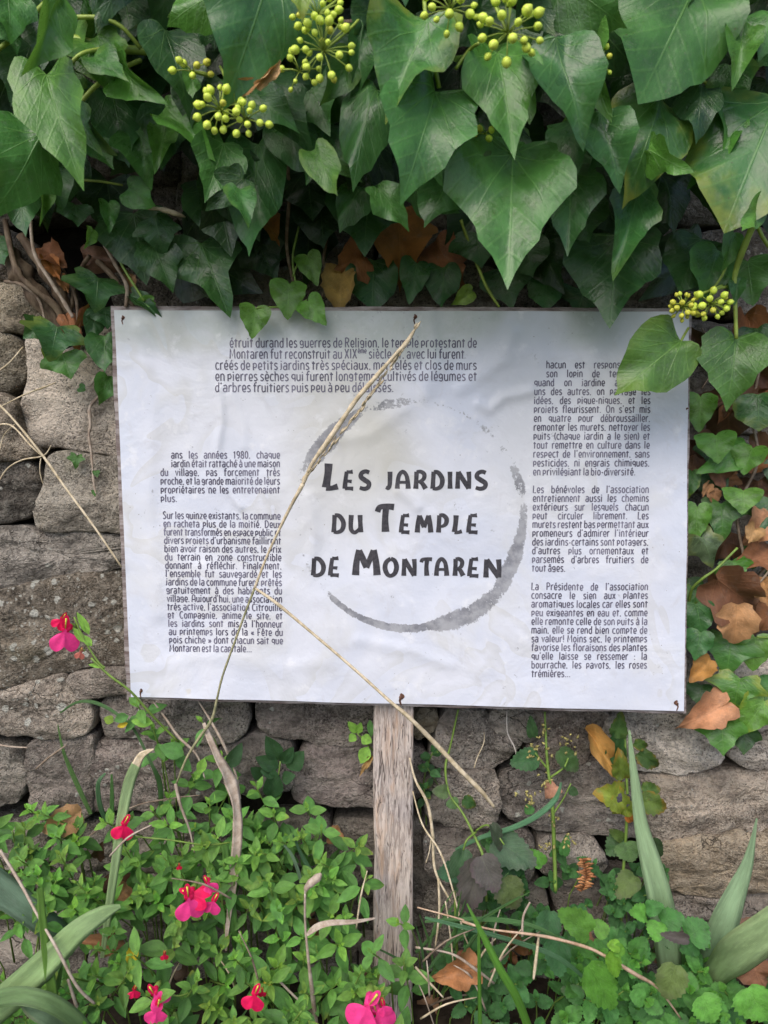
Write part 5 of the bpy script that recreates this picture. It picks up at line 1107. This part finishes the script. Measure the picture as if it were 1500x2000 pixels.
petiole(t3, [(733, 1470, .02), (716, 1452, .025), (698, 1432, .03)], 3, M_GSTEM, 'stem')
leaf(t3, DED[1], 725, 1478, 702, 1516, 12, .03, .03, (.42, .26, .10))
t4 = thing('salvia_plant', P(840, 1560, .02), 'small dark green leafy shoot right behind the top of the post', 'salvia', 'salvia plants in front of the wall')
extra(t4, [(845, 1470, .03, 3), (835, 1500, .03, 3), (828, 1540, .02, 3)], 5, .015, SAL, (.05, .15, .04), (.03, .09, .03), .7)
for k, x, y, w, s, an, c1, c2, tr in [
 (2, 243, 1608, .10, 38, -.5, RED, RED, .3), (4, 368, 1752, .14, 50, .1, PINK, RED, 0), (4, 372, 1745, .135, 40, 1.2, RED, RED, 0), (4, 405, 1723, .13, 28, .4, PINK, RED, 0), (4, 418, 1758, .13, 32, -.5, PINK, RED, .2),
 (3, 300, 1940, .17, 38, .5, PINK, RED, .2), (3, 308, 1968, .17, 40, -.2, PINK, RED, 0), (5, 498, 1940, .17, 40, -.4, RED, RED, .2), (7, 722, 1962, .17, 62, -.6, PINK, PINK, .1), (7, 735, 1975, .165, 50, .4, PINK, PINK, .1), (7, 748, 1962, .165, 28, .2, PINK, RED, 0),
 (3, 262, 1932, .15, 22, -.4, RED, CRIM, .4), (3, 321, 1863, .15, 14, 0, CRIM, CRIM, 0), (4, 350, 1690, .11, 10, 0, CRIM, CRIM, 0), (5, 512, 1935, .16, 14, 0, CRIM, CRIM, 0)]:
    flower(salv[k], x, y, w, s, an, c1, c2, tr)
for k, pts in [(2, [(265, 1634, .10), (330, 1640, .10), (400, 1650, .09), (450, 1645, .08)]), (4, [(375, 1740, .13), (425, 1720, .12), (435, 1770, .11), (440, 1830, .1)]), (3, [(310, 1935, .16), (350, 1945, .16), (385, 1930, .15)])]: petiole(salv[k], pts, 3.5, M_GSTEM, 'flower_stalk')

# ---------------------------------------------------------------- broad-leaved herbs at the right
BG0, BG1, BD = (.12, .33, .05), (.06, .19, .045), (.04, .13, .035)
HB = [
 ((870, 1060), (1780, 2030), 14, BG1, BD, 'dark mint-like herb clump right of the foot of the post', .026),
 ((1050, 1250), (1840, 2040), 15, BG0, BG1, 'bright serrated herb clump in front of the base of the tallest iris blade', .03),
 ((1230, 1400), (1830, 2030), 14, BG0, BG1, 'rounded-leaf herb clump between the two iris fans', .028),
 ((1400, 1590), (1900, 2050), 12, BG0, BG1, 'herb clump in the bottom right corner', .032),
 ((950, 1200), (1640, 1800), 16, BG1, BD, 'low dark herb against the stones under the sign right of the post', .018),
 ((1150, 1300), (1650, 1840), 14, BG1, BD, 'dark herb seedlings at the foot of the wilting stalk', .017)]
herbs = []
for i, ((x0, x1), (y0, y1), n, c0, c1, lb, l) in enumerate(HB):
    n = int(n * 1.5); l *= .82
    t = thing('balm_plant', P((x0 + x1) / 2, y1, .04), lb, 'herb', 'herbs right of the post'); herbs.append(t); rs = random.Random(90 + i)
    for k in range(n):
        x, y = rs.uniform(x0, x1), rs.uniform(y0, y1); w = .03 + max(0, y - 1700) / 300 * .10 + rs.uniform(-.02, .02)
        ax = VV * .7 + VW * rs.uniform(.4, 1.2) + VX * rs.uniform(-.5, .5)
        sprig(t, P(x, y, max(.015, w)), ax, rs.choice((2, 3, 3)), l * .4, l * rs.uniform(.8, 1.15), l * .8, BAL, c0, c1, rs, rs.uniform(.7, .9))
h = herbs[1]
for a, c in [((1152, 1822, 1090, 1778, 56, .14, .15), C_L), ((1160, 1815, 1192, 1812, 36, .14, .14), C_L), ((1150, 1835, 1140, 1872, 34, .13, .13), (.07, .2, .04)), ((1150, 1885, 1205, 1975, 66, .15, .15), (.09, .25, .03)), ((1195, 1858, 1205, 1912, 30, .16, .16), (.14, .32, .03)), ((1210, 1850, 1185, 1845, 24, .16, .16), (.16, .34, .03)), ((1200, 1850, 1222, 1862, 26, .16, .16), (.12, .3, .03)), ((1075, 1780, 1068, 1860, 48, .09, .1), (.045, .13, .05)), ((1090, 1830, 1092, 1912, 52, .11, .12), (.045, .14, .05))]: leaf(h, BAL[0], *a, c, rnd.uniform(-.2, .2))
h = herbs[2]
for a, c in [((1262, 1785, 1232, 1782, 34, .11, .12), BG0), ((1262, 1775, 1295, 1768, 30, .11, .12), BG1), ((1290, 1800, 1335, 1790, 50, .11, .12), BG1), ((1345, 1830, 1380, 1800, 60, .11, .11), BG1), ((1285, 1800, 1280, 1840, 38, .11, .12), BG0), ((1370, 1945, 1400, 2000, 60, .14, .15), BG0), ((1460, 1930, 1500, 2000, 80, .15, .16), BG0)]: leaf(h, BAL[1], *a, c, rnd.uniform(-.2, .2))
leaf(h, BAL[2], 1345, 1835, 1290, 1825, 22, .14, .14, (.09, .07, .07), .2, .5); leaf(h, BAL[2], 1320, 1885, 1300, 1960, 60, .15, .15, (.14, .20, .06), .2, .6)
# withering plants
def herb(name, lb, rows, stems, loc, cat='herb'):
    t = thing(name, P(*loc), lb, cat)
    for ml, bx, by, tx, ty, wd, wb, wt, c, ro, al in rows: leaf(t, ml[rnd.randrange(4)], bx, by, tx, ty, wd, wb, wt, c, ro, al)
    for pts, m in stems: stalk('stem', pts, m, t, 6, 5, .1)
    return t
PUR = (.085, .075, .07); OLV = (.10, .14, .045); YG = (.20, .26, .035)
herb('nettle_plant', 'drooping herb with purplish wilted serrated leaves right of the post', [
 (BAL, 905, 1660, 893, 1745, 46, .06, .07, (.05, .11, .05), .2, .8), (BAL, 935, 1680, 912, 1790, 62, .08, .09, PUR, .1, 0), (BAL, 940, 1672, 972, 1745, 60, .085, .10, PUR, -.1, 0), (BAL, 965, 1640, 1050, 1690, 66, .05, .07, (.07, .13, .07), 0, .5),
 (BAL, 960, 1610, 985, 1665, 30, .07, .07, (.06, .08, .05), .6, .3), (BAL, 985, 1715, 1012, 1780, 62, .08, .09, OLV, .1, .2), (BAL, 900, 1700, 855, 1708, 42, .06, .07, (.03, .10, .045), 0, 1), (BAL, 875, 1548, 845, 1545, 28, .03, .035, (.10, .16, .06), 0, .4), (BAL, 880, 1560, 892, 1580, 26, .03, .035, (.09, .18, .06), 0, .8),
 (WIL, 905, 1560, 930, 1575, 26, .02, .025, (.03, .09, .02), 0, .6), (BAL, 970, 1700, 1010, 1715, 40, .05, .06, (.03, .10, .04), 0, 1), (BAL, 925, 1700, 960, 1730, 60, .04, .05, BD, 0, 1), (BAL, 990, 1640, 1000, 1620, 40, .04, .04, BD, 0, 1)],
 [([(895, 1385, .02, 4), (880, 1455, .02, 4), (870, 1500, .025, 5), (878, 1550, .03, 4), (905, 1590, .04, 5), (930, 1640, .05, 6), (945, 1680, .06, 6), (950, 1760, .07, 6)], M_GSTEM), ([(930, 1622, .05, 4), (955, 1612, .06, 4), (985, 1650, .07, 3)], M_GSTEM), ([(930, 1625, .05, 4), (912, 1640, .06, 4), (905, 1660, .06, 3)], M_GSTEM), ([(895, 1900, .05, 6), (890, 1800, .06, 5), (888, 1740, .06, 4)], M_GSTEM)], (930, 1850, 0))
herb('wilting_stalk', 'wilting herb with red and yellow edged leaves along the tall iris blade', [
 (WIL, 1205, 1440, 1212, 1395, 34, .025, .03, (.06, .13, .03), 0, .7), (WIL, 1200, 1490, 1205, 1425, 40, .02, .03, (.035, .10, .03), 0, 1), (WIL, 1238, 1450, 1268, 1460, 22, .03, .03, (.06, .12, .02), 0, .4), (WIL, 1246, 1470, 1290, 1500, 34, .03, .035, (.04, .09, .02), 0, .4),
 (WIL, 1215, 1520, 1208, 1468, 38, .035, .04, (.10, .15, .02), 0, .2), (WIL, 1218, 1560, 1168, 1552, 60, .04, .05, YG, 0, .2), (WIL, 1222, 1590, 1205, 1545, 50, .04, .05, YG, .3, .3), (WIL, 1252, 1560, 1305, 1580, 44, .04, .05, (.10, .16, .03), 0, .2), (WIL, 1255, 1545, 1290, 1540, 34, .035, .04, (.07, .14, .03), 0, .6),
 (WIL, 1222, 1550, 1215, 1580, 26, .045, .045, (.08, .07, .10), 0, 1), (BAL, 1218, 1640, 1190, 1620, 22, .03, .035, (.09, .15, .03), 0, .6), (BAL, 1222, 1645, 1235, 1685, 50, .04, .05, (.08, .16, .045), 0, .8), (BAL, 1218, 1640, 1185, 1668, 44, .03, .04, (.04, .10, .03), 0, .9), (BAL, 1240, 1710, 1205, 1755, 46, .05, .06, (.12, .18, .05), 0, .5),
 (BAL, 1275, 1640, 1298, 1675, 26, .04, .04, (.03, .06, .02), .4, 1), (WIL, 1228, 1590, 1236, 1610, 20, .04, .04, (.50, .16, .03), 0, 1), (BAL, 1245, 1740, 1265, 1760, 30, .05, .05, BG1, 0, 1)],
 [([(1218, 1400, .02, 5), (1222, 1480, .03, 5), (1225, 1560, .035, 6), (1222, 1640, .035, 6), (1216, 1720, .04, 6), (1212, 1820, .05, 6)], M_GSTEM)], (1215, 1840, 0))
sd2 = herb('seeding_stalk', 'thin herb stalk with yellowish seed heads against the wall below the sign', [
 (BAL, 1050, 1480, 995, 1492, 44, .025, .03, (.04, .12, .04), 0, .9), (BAL, 1092, 1465, 1132, 1508, 40, .025, .03, (.05, .11, .03), .2, .5), (BAL, 1040, 1440, 1036, 1400, 22, .02, .025, (.05, .12, .04), 0, .9), (BAL, 1112, 1540, 1130, 1552, 18, .02, .02, (.05, .11, .04), 0, 1), (BAL, 1040, 1575, 1025, 1590, 20, .02, .02, BG1, 0, 1), (BAL, 1060, 1690, 1035, 1660, 30, .04, .04, BG0, 0, 1), (BAL, 1100, 1670, 1108, 1630, 20, .03, .03, BG1, 0, 1)],
 [([(1064, 1390, .015, 4), (1066, 1440, .02, 5), (1070, 1500, .025, 6), (1078, 1560, .03, 7), (1082, 1650, .03, 8), (1085, 1740, .04, 8)], M_GSTEM), ([(1068, 1500, .025, 5), (1045, 1470, .025, 4)], M_GSTEM), ([(1072, 1520, .025, 5), (1100, 1500, .03, 4), (1110, 1480, .03, 3)], M_GSTEM), ([(1080, 1590, .03, 4), (1100, 1560, .03, 3), (1115, 1530, .03, 3)], M_GSTEM)], (1080, 1750, 0))
M_CAL = plain('dry_calyx', (.33, .29, .10), .7, .5, 300)
vs, fs = [], []
for cx, cy, n_, sp_ in [(1062, 1425, 9, 13), (1050, 1465, 16, 22), (1105, 1455, 12, 20), (1060, 1520, 8, 18), (1030, 1560, 16, 24), (1075, 1600, 8, 14), (1110, 1640, 14, 16), (1068, 1650, 8, 12)]:
    for i in range(n_):
        x, y = rnd.gauss(cx, sp_ * .55), rnd.gauss(cy, sp_ * .5); p = P(x, y, rnd.uniform(.02, .045)); d = Vector((rnd.uniform(-1, 1), rnd.uniform(-1, 0), rnd.uniform(-1, 1))).normalized(); k = mpp(p) * rnd.uniform(5, 9)
        v, f = tube_geo([p, p + d * k * .5, p + d * k], [k * .12, k * .32, k * .22], 5); b = len(vs); vs += v; fs += [tuple(q + b for q in a) for a in f]
tag(obj('seed_heads', vs, fs, M_CAL, sd2), kind='stuff')
vs, fs = [], []
p0 = P(1138, 1740, .05)
for i in range(26):
    t_ = i / 25; c = P(1136 + 10 * math.sin(t_ * 3), 1740 - 62 * t_, .05); d = (VX * (1 if i % 2 else -1) + VV * .3 + VW * rnd.uniform(-.3, .8)).normalized(); k = mpp(c) * rnd.uniform(8, 20)
    v, f = tube_geo([c, c + d * k * .6 + VV * k * .1, c + d * k], [.0011, .0016, .0006], 5); b = len(vs); vs += v; fs += [tuple(q + b for q in a) for a in f]
tag(obj('dry_seed_spike', vs, fs, straw_mat('rusty_spike', (.22, .08, .03), (.50, .24, .10))), 'short rust-coloured dried seed spike standing among the herbs right of the post', 'seed spike')

# ---------------------------------------------------------------- irises and grasses
_IG = (.15, .26, .12), (.12, .22, .11)
ir = thing('iris_plant', P(1400, 1900, .03), 'iris with three tall pale green sword leaves in front of the wall at lower right', 'iris')
strap('leaf', [(1229, 1426, .07, 4), (1234, 1480, .075, 12), (1242, 1540, .08, 19), (1252, 1610, .085, 27), (1270, 1680, .09, 40), (1288, 1750, .09, 48), (1300, 1820, .08, 50), (1310, 1900, .06, 44), (1330, 2000, .03, 40)], M_BLADE, ir, 6, .18, (.30, .43, .24, 1))
strap('leaf', [(1478, 1598, .09, 3), (1470, 1640, .09, 10), (1458, 1690, .09, 22), (1438, 1740, .09, 36), (1415, 1800, .09, 50), (1395, 1860, .08, 50), (1375, 1930, .05, 44), (1360, 2000, .02, 40)], M_BLADE, ir, 6, .25, (.27, .40, .23, 1), .2)
strap('leaf', [(1600, 1740, .17, 20), (1540, 1780, .17, 55), (1490, 1820, .16, 68), (1440, 1860, .14, 66), (1400, 1900, .10, 44), (1370, 1960, .05, 34)], M_BLADE, ir, 6, .25, (.30, .42, .20, .75), .3)
il = thing('iris_plant', P(60, 2000, .04), 'broad grey-green iris leaves lying across the bottom left corner', 'iris')
strap('leaf', [(-60, 2010, .19, 60), (20, 1945, .20, 60), (90, 1880, .20, 54), (150, 1820, .20, 44), (200, 1785, .19, 30), (235, 1770, .18, 8)], M_BLADE, il, 6, .12, (.27, .40, .17, 1))
strap('leaf', [(-60, 1690, .12, 56), (0, 1735, .12, 56), (60, 1780, .12, 48), (110, 1820, .11, 44), (150, 1850, .09, 30)], M_BLADE, il, 6, .2, (.11, .18, .12, 1))
strap('leaf', [(-40, 1960, .21, 30), (30, 1945, .22, 32), (90, 1955, .22, 32), (140, 1985, .21, 30), (190, 2040, .19, 30)], M_BLADE, il, 6, .4, (.14, .23, .09, 1))
strap('leaf', [(35, 1950, .21, 4), (60, 1972, .21, 22), (100, 1990, .21, 34), (150, 2030, .2, 34)], M_BLADE, il, 5, .2, (.11, .18, .10, .7))
def blade(lb, pts, c, m=M_BLADE, fold=.3, name='grass_blade', cat='grass blade', tw=0.0, al=1.0, group=None, wave=0.0):
    return tag(strap(name, pts, m, None, 6, fold, (*c, al), tw, wave), lb, cat, group)
blade('pale green blade with a bent dry brown tip rising beside the red flower', [(200, 1870, .12, 8), (212, 1780, .12, 15), (225, 1690, .12, 17), (238, 1600, .115, 20), (252, 1530, .11, 22), (268, 1490, .11, 20)], (.30, .42, .20))
blade('brown dried tip folded over at the end of the pale green blade', [(266, 1494, .11, 18), (278, 1474, .112, 14), (300, 1463, .115, 3)], (.42, .25, .14), M_STRAW, .3, 'dry_blade_tip', 'dry leaf')
blade('slim bright green blade standing in the lower left plants', [(78, 1735, .2, 12), (84, 1800, .2, 15), (92, 1870, .2, 17), (104, 1950, .2, 20), (110, 2020, .19, 20)], (.14, .28, .05))
blade('short green blade leaning at the foot of the slim one in the lower left', [(105, 1960, .19, 8), (116, 1910, .19, 9), (122, 1880, .19, 2)], (.12, .24, .05))
blade('arching thin green blade crossing below the dark gap between stones at left', [(118, 1392, .03, 3), (150, 1372, .04, 5), (185, 1372, .05, 7), (225, 1392, .055, 6), (262, 1425, .06, 5), (295, 1490, .06, 6), (312, 1530, .05, 10), (315, 1580, .04, 8)], (.07, .16, .05))
blade('thin dark green blade leaning on the lowest stones at left', [(113, 1415, .02, 2), (125, 1470, .03, 6), (150, 1530, .035, 9), (178, 1590, .04, 7)], (.07, .15, .035))
blade('short curved blue-green blade by the lower stones at left', [(206, 1510, .06, 4), (192, 1530, .065, 8), (195, 1570, .06, 9), (208, 1605, .05, 8)], (.08, .18, .08))
blade('short upright green blade beside the curved one at lower left', [(218, 1512, .05, 4), (219, 1560, .05, 8), (218, 1605, .05, 8)], (.08, .19, .05))
blade('blue-green narrow blade arching over the stones below the sign', [(1096, 1528, .06, 3), (1085, 1560, .06, 10), (1050, 1592, .06, 11), (1000, 1617, .055, 10), (940, 1635, .05, 8), (890, 1660, .04, 6)], (.10, .24, .12))
blade('bright green blade slanting up from the bottom edge right of the post', [(912, 1765, .17, 3), (945, 1830, .17, 12), (975, 1890, .17, 15), (1010, 1950, .165, 16), (1040, 2030, .15, 16)], (.11, .29, .035))
blade('second thin green blade standing upright at the bottom right of the post', [(935, 1808, .16, 5), (936, 1900, .16, 7), (938, 2030, .15, 8)], (.09, .24, .03))
blade('long arched green blade sweeping right over the herbs', [(830, 1800, .11, 4), (900, 1795, .12, 7), (980, 1797, .13, 9), (1050, 1812, .13, 8), (1120, 1850, .12, 6)], (.08, .19, .06))
blade('blue-green blade running down through the herbs at lower right', [(830, 1792, .12, 5), (910, 1812, .13, 8), (1010, 1840, .13, 9), (1090, 1870, .13, 9), (1150, 1920, .12, 6), (1180, 1970, .1, 4)], (.08, .19, .09))
blade('dark green blade leaning left from the foot of the post', [(812, 1860, .06, 6), (850, 1820, .06, 6), (890, 1760, .05, 4), (920, 1700, .05, 2)], (.06, .15, .04))
blade('pale grass blade rising between salvia leaves left of the post', [(598, 1772, .10, 5), (588, 1720, .10, 7), (570, 1670, .1, 6), (545, 1640, .09, 3)], (.12, .20, .12))
blade('dark narrow grass blade left of the pale one before the post', [(572, 1630, .08, 3), (590, 1672, .08, 8), (612, 1710, .08, 8), (625, 1750, .07, 6)], (.06, .15, .07))
blade('wide light green grass leaf at the left of the long dry leaf', [(440, 1650, .10, 12), (445, 1720, .10, 16), (455, 1790, .11, 16), (460, 1840, .1, 12)], (.10, .23, .05))
rs = random.Random(4)
for i in range(22):
    x = rs.uniform(815, 900) if i < 14 else rs.uniform(300, 700); y = rs.uniform(1960, 2060) if i >= 14 else rs.uniform(1850, 1950); L = rs.uniform(90, 200); a = rs.gauss(.2, .45)
    if i >= 14: y = 2040; L = rs.uniform(80, 130)
    w = rs.uniform(.05, .12)
    blade('thin green grass blade in the loose tuft ' + ('right' if x > 780 else 'left') + ' of the foot of the post', [(x, y, w, 5), (x + L * .5 * math.sin(a), y - L * .5, w + .01, 5), (x + L * math.sin(a) * 1.3, y - L * .9, w + .02, 1.5)], rs.choice([(.07, .17, .04), (.09, .2, .06), (.05, .13, .04)]), group='thin grass ' + ('right' if x > 780 else 'left') + ' of the post')
# dry leaf and stalks
tag(strap('dry_leaf', [(398, 1412, .08, 6), (408, 1440, .085, 12), (425, 1480, .09, 16), (445, 1520, .09, 26), (460, 1570, .095, 20), (463, 1630, .1, 20), (458, 1700, .105, 19), (450, 1770, .11, 13), (444, 1820, .11, 8), (442, 1856, .11, 5)], M_STRAWG, None, 6, .5, None, .5, .5), 'long twisted greyish dry leaf hanging down below the lower left of the sign', 'dry leaf')
st = thing('dry_grass_stalk', P(500, 1150, .11), 'long golden dry grass stalk bent double across the face of the sign', 'dry stalk')
stalk('seed_head', [(812, 640, .15, 4), (795, 668, .15, 9), (770, 695, .148, 7), (735, 735, .145, 9), (700, 775, .142, 10), (672, 815, .138, 9), (640, 862, .134, 10), (610, 905, .13, 8), (592, 945, .128, 7)], M_STRAW, st, 7, 7, .3)
stalk('stem', [(592, 945, .128, 9), (570, 985, .125, 7), (545, 1035, .12, 5.5), (520, 1090, .115, 5), (497, 1150, .11, 5.5)], M_STRAW, st, 7, 6, .15)
stalk('stem', [(497, 1150, .11, 5.5), (480, 1195, .108, 4.5), (460, 1250, .105, 4.5), (435, 1320, .10, 4.5), (424, 1365, .095, 5), (414, 1405, .09, 6), (390, 1440, .085, 6), (365, 1480, .08, 5), (345, 1530, .075, 4)], straw_mat('grey_green_straw', (.22, .22, .12), (.42, .38, .22)), st, 7, 6, .15)
stalk('stem', [(497, 1148, .11, 5), (540, 1178, .112, 7), (600, 1228, .115, 5.5), (690, 1305, .12, 6), (760, 1368, .125, 6.5), (800, 1402, .125, 8.5), (850, 1452, .12, 9.5), (900, 1505, .12, 9.5), (940, 1545, .118, 9), (965, 1576, .115, 6)], M_STRAW, st, 7, 6, .12)
vs, fs = [], []
for i in range(90):
    t_ = rs.random(); x = 812 - 222 * t_ + 10 * math.sin(t_ * 3.1); y = 640 + 300 * t_; w = .15 - .022 * t_; p = P(x + rs.uniform(-3, 3), y + rs.uniform(-3, 3), w + rs.uniform(-.002, .003)); d = (VV * .8 + VX * .55 + Vector((rs.uniform(-.14, .14), rs.uniform(-.3, .3), rs.uniform(-.14, .14)))).normalized(); k = rs.uniform(.005, .010)
    v, f = tube_geo([p, p + d * k * .5, p + d * k], [.0005, .0010, .0002], 4); b = len(vs); vs += v; fs += [tuple(q + b for q in a) for a in f]
tag(obj('spikelets', vs, fs, M_STRAW, st), kind='stuff')
def straw(lb, pts, m=M_STRAW, wob=.15, name='dry_stalk', group=None): return tag(stalk(name, [(x_, y_, w_, r_ * .74) for x_, y_, w_, r_ in pts], m, None, 6, 6, wob), lb, 'dry stalk', group)
straw('long thin straw slanting down over the stones to the left edge of the sign', [(-30, 765, .05, 6), (20, 812, .055, 6), (80, 885, .06, 7), (130, 955, .065, 7), (185, 1030, .07, 6), (238, 1108, .07, 5)])
straw('short straw crossing the pale stone at left', [(-20, 735, .04, 5), (15, 712, .04, 5), (45, 678, .04, 4)])
straw('short dry twig lying on the face of the pale stone', [(0, 795, .03, 3), (50, 770, .03, 4), (85, 757, .02, 5), (110, 747, .015, 3)])
straw('dry straw twig crossing the long slanting straw near the left edge', [(-20, 835, .05, 6), (20, 830, .05, 5), (60, 870, .055, 5), (85, 893, .055, 4)])
straw('curved straw bow near the left edge of the wall', [(-5, 945, .03, 4), (15, 915, .035, 4), (45, 898, .04, 4), (85, 890, .05, 4), (100, 870, .05, 3)])
straw('fine straw pointing down beside the dark stone at left', [(80, 895, .03, 3), (78, 920, .03, 3), (84, 945, .03, 2)])
straw('fine straw stub at the left edge above the dark stone', [(0, 880, .04, 3), (8, 850, .04, 3), (30, 828, .05, 3)])
straw('pale root thread in the gap at the lower left stones', [(-10, 1453, .01, 4), (20, 1458, .01, 4), (54, 1460, .01, 4)], M_STRAWG)
straw('pinkish dry stem leaning at the stones in the lower left', [(130, 1455, .04, 4), (95, 1480, .04, 6), (70, 1502, .04, 4)], M_TWIG)
straw('reddish bare stem running up behind the salvia at left', [(65, 1700, .05, 4), (150, 1650, .06, 4), (250, 1580, .06, 4), (330, 1560, .05, 4), (390, 1553, .05, 3)], M_TWIG)
straw('broken dry stems below the lower left edge of the sign', [(298, 1368, .05, 6), (325, 1405, .055, 7), (350, 1440, .06, 8), (385, 1475, .06, 6), (400, 1520, .06, 4)], M_STRAWG)
straw('second dry stem below the lower left edge of the sign', [(388, 1370, .04, 4), (410, 1405, .045, 7), (435, 1450, .05, 8), (460, 1510, .05, 6), (470, 1560, .05, 4)], M_STRAWG)
straw('thin dry stem hanging beside the long dry leaf', [(343, 1530, .075, 9), (352, 1570, .08, 8), (370, 1620, .08, 6), (380, 1665, .08, 3)], M_STRAWG)
straw('golden dry stem hugging the right edge of the post', [(800, 1480, .06, 5), (812, 1525, .065, 7), (835, 1570, .07, 9), (845, 1630, .07, 9), (850, 1700, .07, 7), (880, 1760, .08, 5)])
straw('thin straw falling right from the post', [(806, 1545, .06, 4), (825, 1610, .07, 5), (860, 1665, .08, 6), (885, 1740, .085, 5), (905, 1820, .09, 5), (920, 1855, .09, 3)])
straw('short straw hanging at the right side of the post', [(842, 1640, .06, 4), (838, 1665, .06, 3), (832, 1685, .06, 3)])
straw('upright broken straw stub near the foot of the post', [(856, 1715, .09, 6), (858, 1780, .09, 7), (850, 1850, .09, 4)])
straw('thin upright straw leaning beside the broken stub', [(870, 1760, .1, 4), (880, 1830, .1, 5), (885, 1880, .1, 4)])
straw('long pinkish straw running from the post down to the bottom right', [(815, 1772, .13, 4), (900, 1795, .14, 5), (905, 1800, .14, 8), (960, 1815, .15, 5), (1060, 1828, .155, 8), (1140, 1848, .155, 9), (1180, 1866, .155, 9), (1240, 1902, .15, 11), (1285, 1930, .14, 7), (1330, 1990, .12, 5)], straw_mat('pink_straw', (.40, .26, .16), (.58, .42, .30)))
straw('grey dead twig poking up from the long pinkish straw', [(1020, 1828, .15, 7), (1022, 1790, .15, 6), (1035, 1762, .15, 5)], M_STRAWG)
straw('short upright straw below the long pinkish straw', [(1052, 1830, .15, 6), (1046, 1880, .15, 9), (1042, 1912, .15, 6)])
straw('straw arching from the post toward the orange-brown leaf', [(812, 1850, .12, 6), (880, 1862, .13, 6), (925, 1890, .13, 8), (965, 1920, .12, 6)], M_STRAWG)
straw('short straw slanting from the post to the orange-brown leaf', [(811, 1888, .12, 6), (840, 1920, .13, 6), (866, 1948, .13, 4)])
straw('thin straw low beside the foot of the post', [(813, 1912, .12, 3), (830, 1950, .13, 4), (850, 2010, .12, 4)], M_STRAWG)
straw('dry stem crossing the bottom left under the wide iris blade', [(0, 1660, .16, 9), (40, 1725, .17, 8), (75, 1790, .19, 7), (110, 1850, .21, 8), (150, 1925, .21, 8), (185, 1960, .2, 7)], M_STRAWG)
straw('bent dry stem at the bottom left near the pink flowers', [(133, 1912, .19, 8), (148, 1960, .19, 9), (165, 2010, .18, 9)], M_STRAWG)
straw('dry twig slanting low under the salvia left of the middle', [(545, 1915, .15, 6), (580, 1950, .15, 6), (620, 1985, .14, 6)], M_STRAWG)
straw('white root thread hanging on the wall under the sign', [(990, 1388, .015, 3), (991, 1430, .015, 4), (1005, 1460, .015, 5), (1011, 1488, .015, 4)], straw_mat('pale_root', (.45, .40, .36), (.6, .55, .5)), .1)
straw('faint dry wisp on the wall under the sign', [(945, 1430, .01, 2), (945, 1450, .01, 3), (932, 1480, .01, 3), (926, 1500, .01, 3)])
straw('diagonal straw at the far right edge beside the brown leaves', [(1510, 1105, .05, 5), (1490, 1130, .05, 6), (1470, 1155, .05, 5)], M_TWIG)
rs = random.Random(21)
for i in range(18):
    x = rs.uniform(815, 960) if i < 11 else rs.uniform(120, 700); y = rs.uniform(1850, 1990) if i < 11 else rs.uniform(1650, 1980); w = rs.uniform(.08, .15); a_ = rs.uniform(-1.4, 1.4); L = rs.uniform(60, 150)
    tag(stalk('dry_stalk', [(x, y, w, 4), (x + L * .5 * math.sin(a_), y - L * .5 * math.cos(a_), w + .008, 4), (x + L * math.sin(a_ * 1.2), y - L * .9 * math.cos(a_ * 1.1), w + .005, 2)], rs.choice((M_STRAW, M_STRAWG, M_TWIG)), None, 5, 4, .2), 'fine broken straw tangled among the low plants ' + ('right' if x > 780 else 'left') + ' of the post', 'dry stalk', 'fine straws ' + ('right' if x > 780 else 'left') + ' of the post')
pl = thing('plantain_stalk', P(612, 2000, .14), 'dry nodding seed head on a bare stalk left of the post', 'dry stalk')
stalk('seed_head', [(627, 1706, .16, 5), (620, 1714, .16, 13), (608, 1724, .16, 14), (599, 1734, .16, 12), (596, 1744, .16, 7)], M_STRAWG, pl, 8, 6, .6)
stalk('stem', [(596, 1742, .16, 5), (596, 1800, .16, 5), (601, 1860, .16, 6), (609, 1930, .15, 9), (618, 2010, .14, 12)], M_STRAWG, pl, 6, 5, .2)
tag(strap('curled_dry_leaf', [(600, 1826, .165, 5), (618, 1812, .168, 13), (645, 1803, .17, 11), (690, 1800, .165, 8), (732, 1793, .16, 4)], M_STRAWG, None, 6, .6, None, .3, .3), 'small curled dry leaf curving from the nodding stalk toward the post', 'dry leaf')
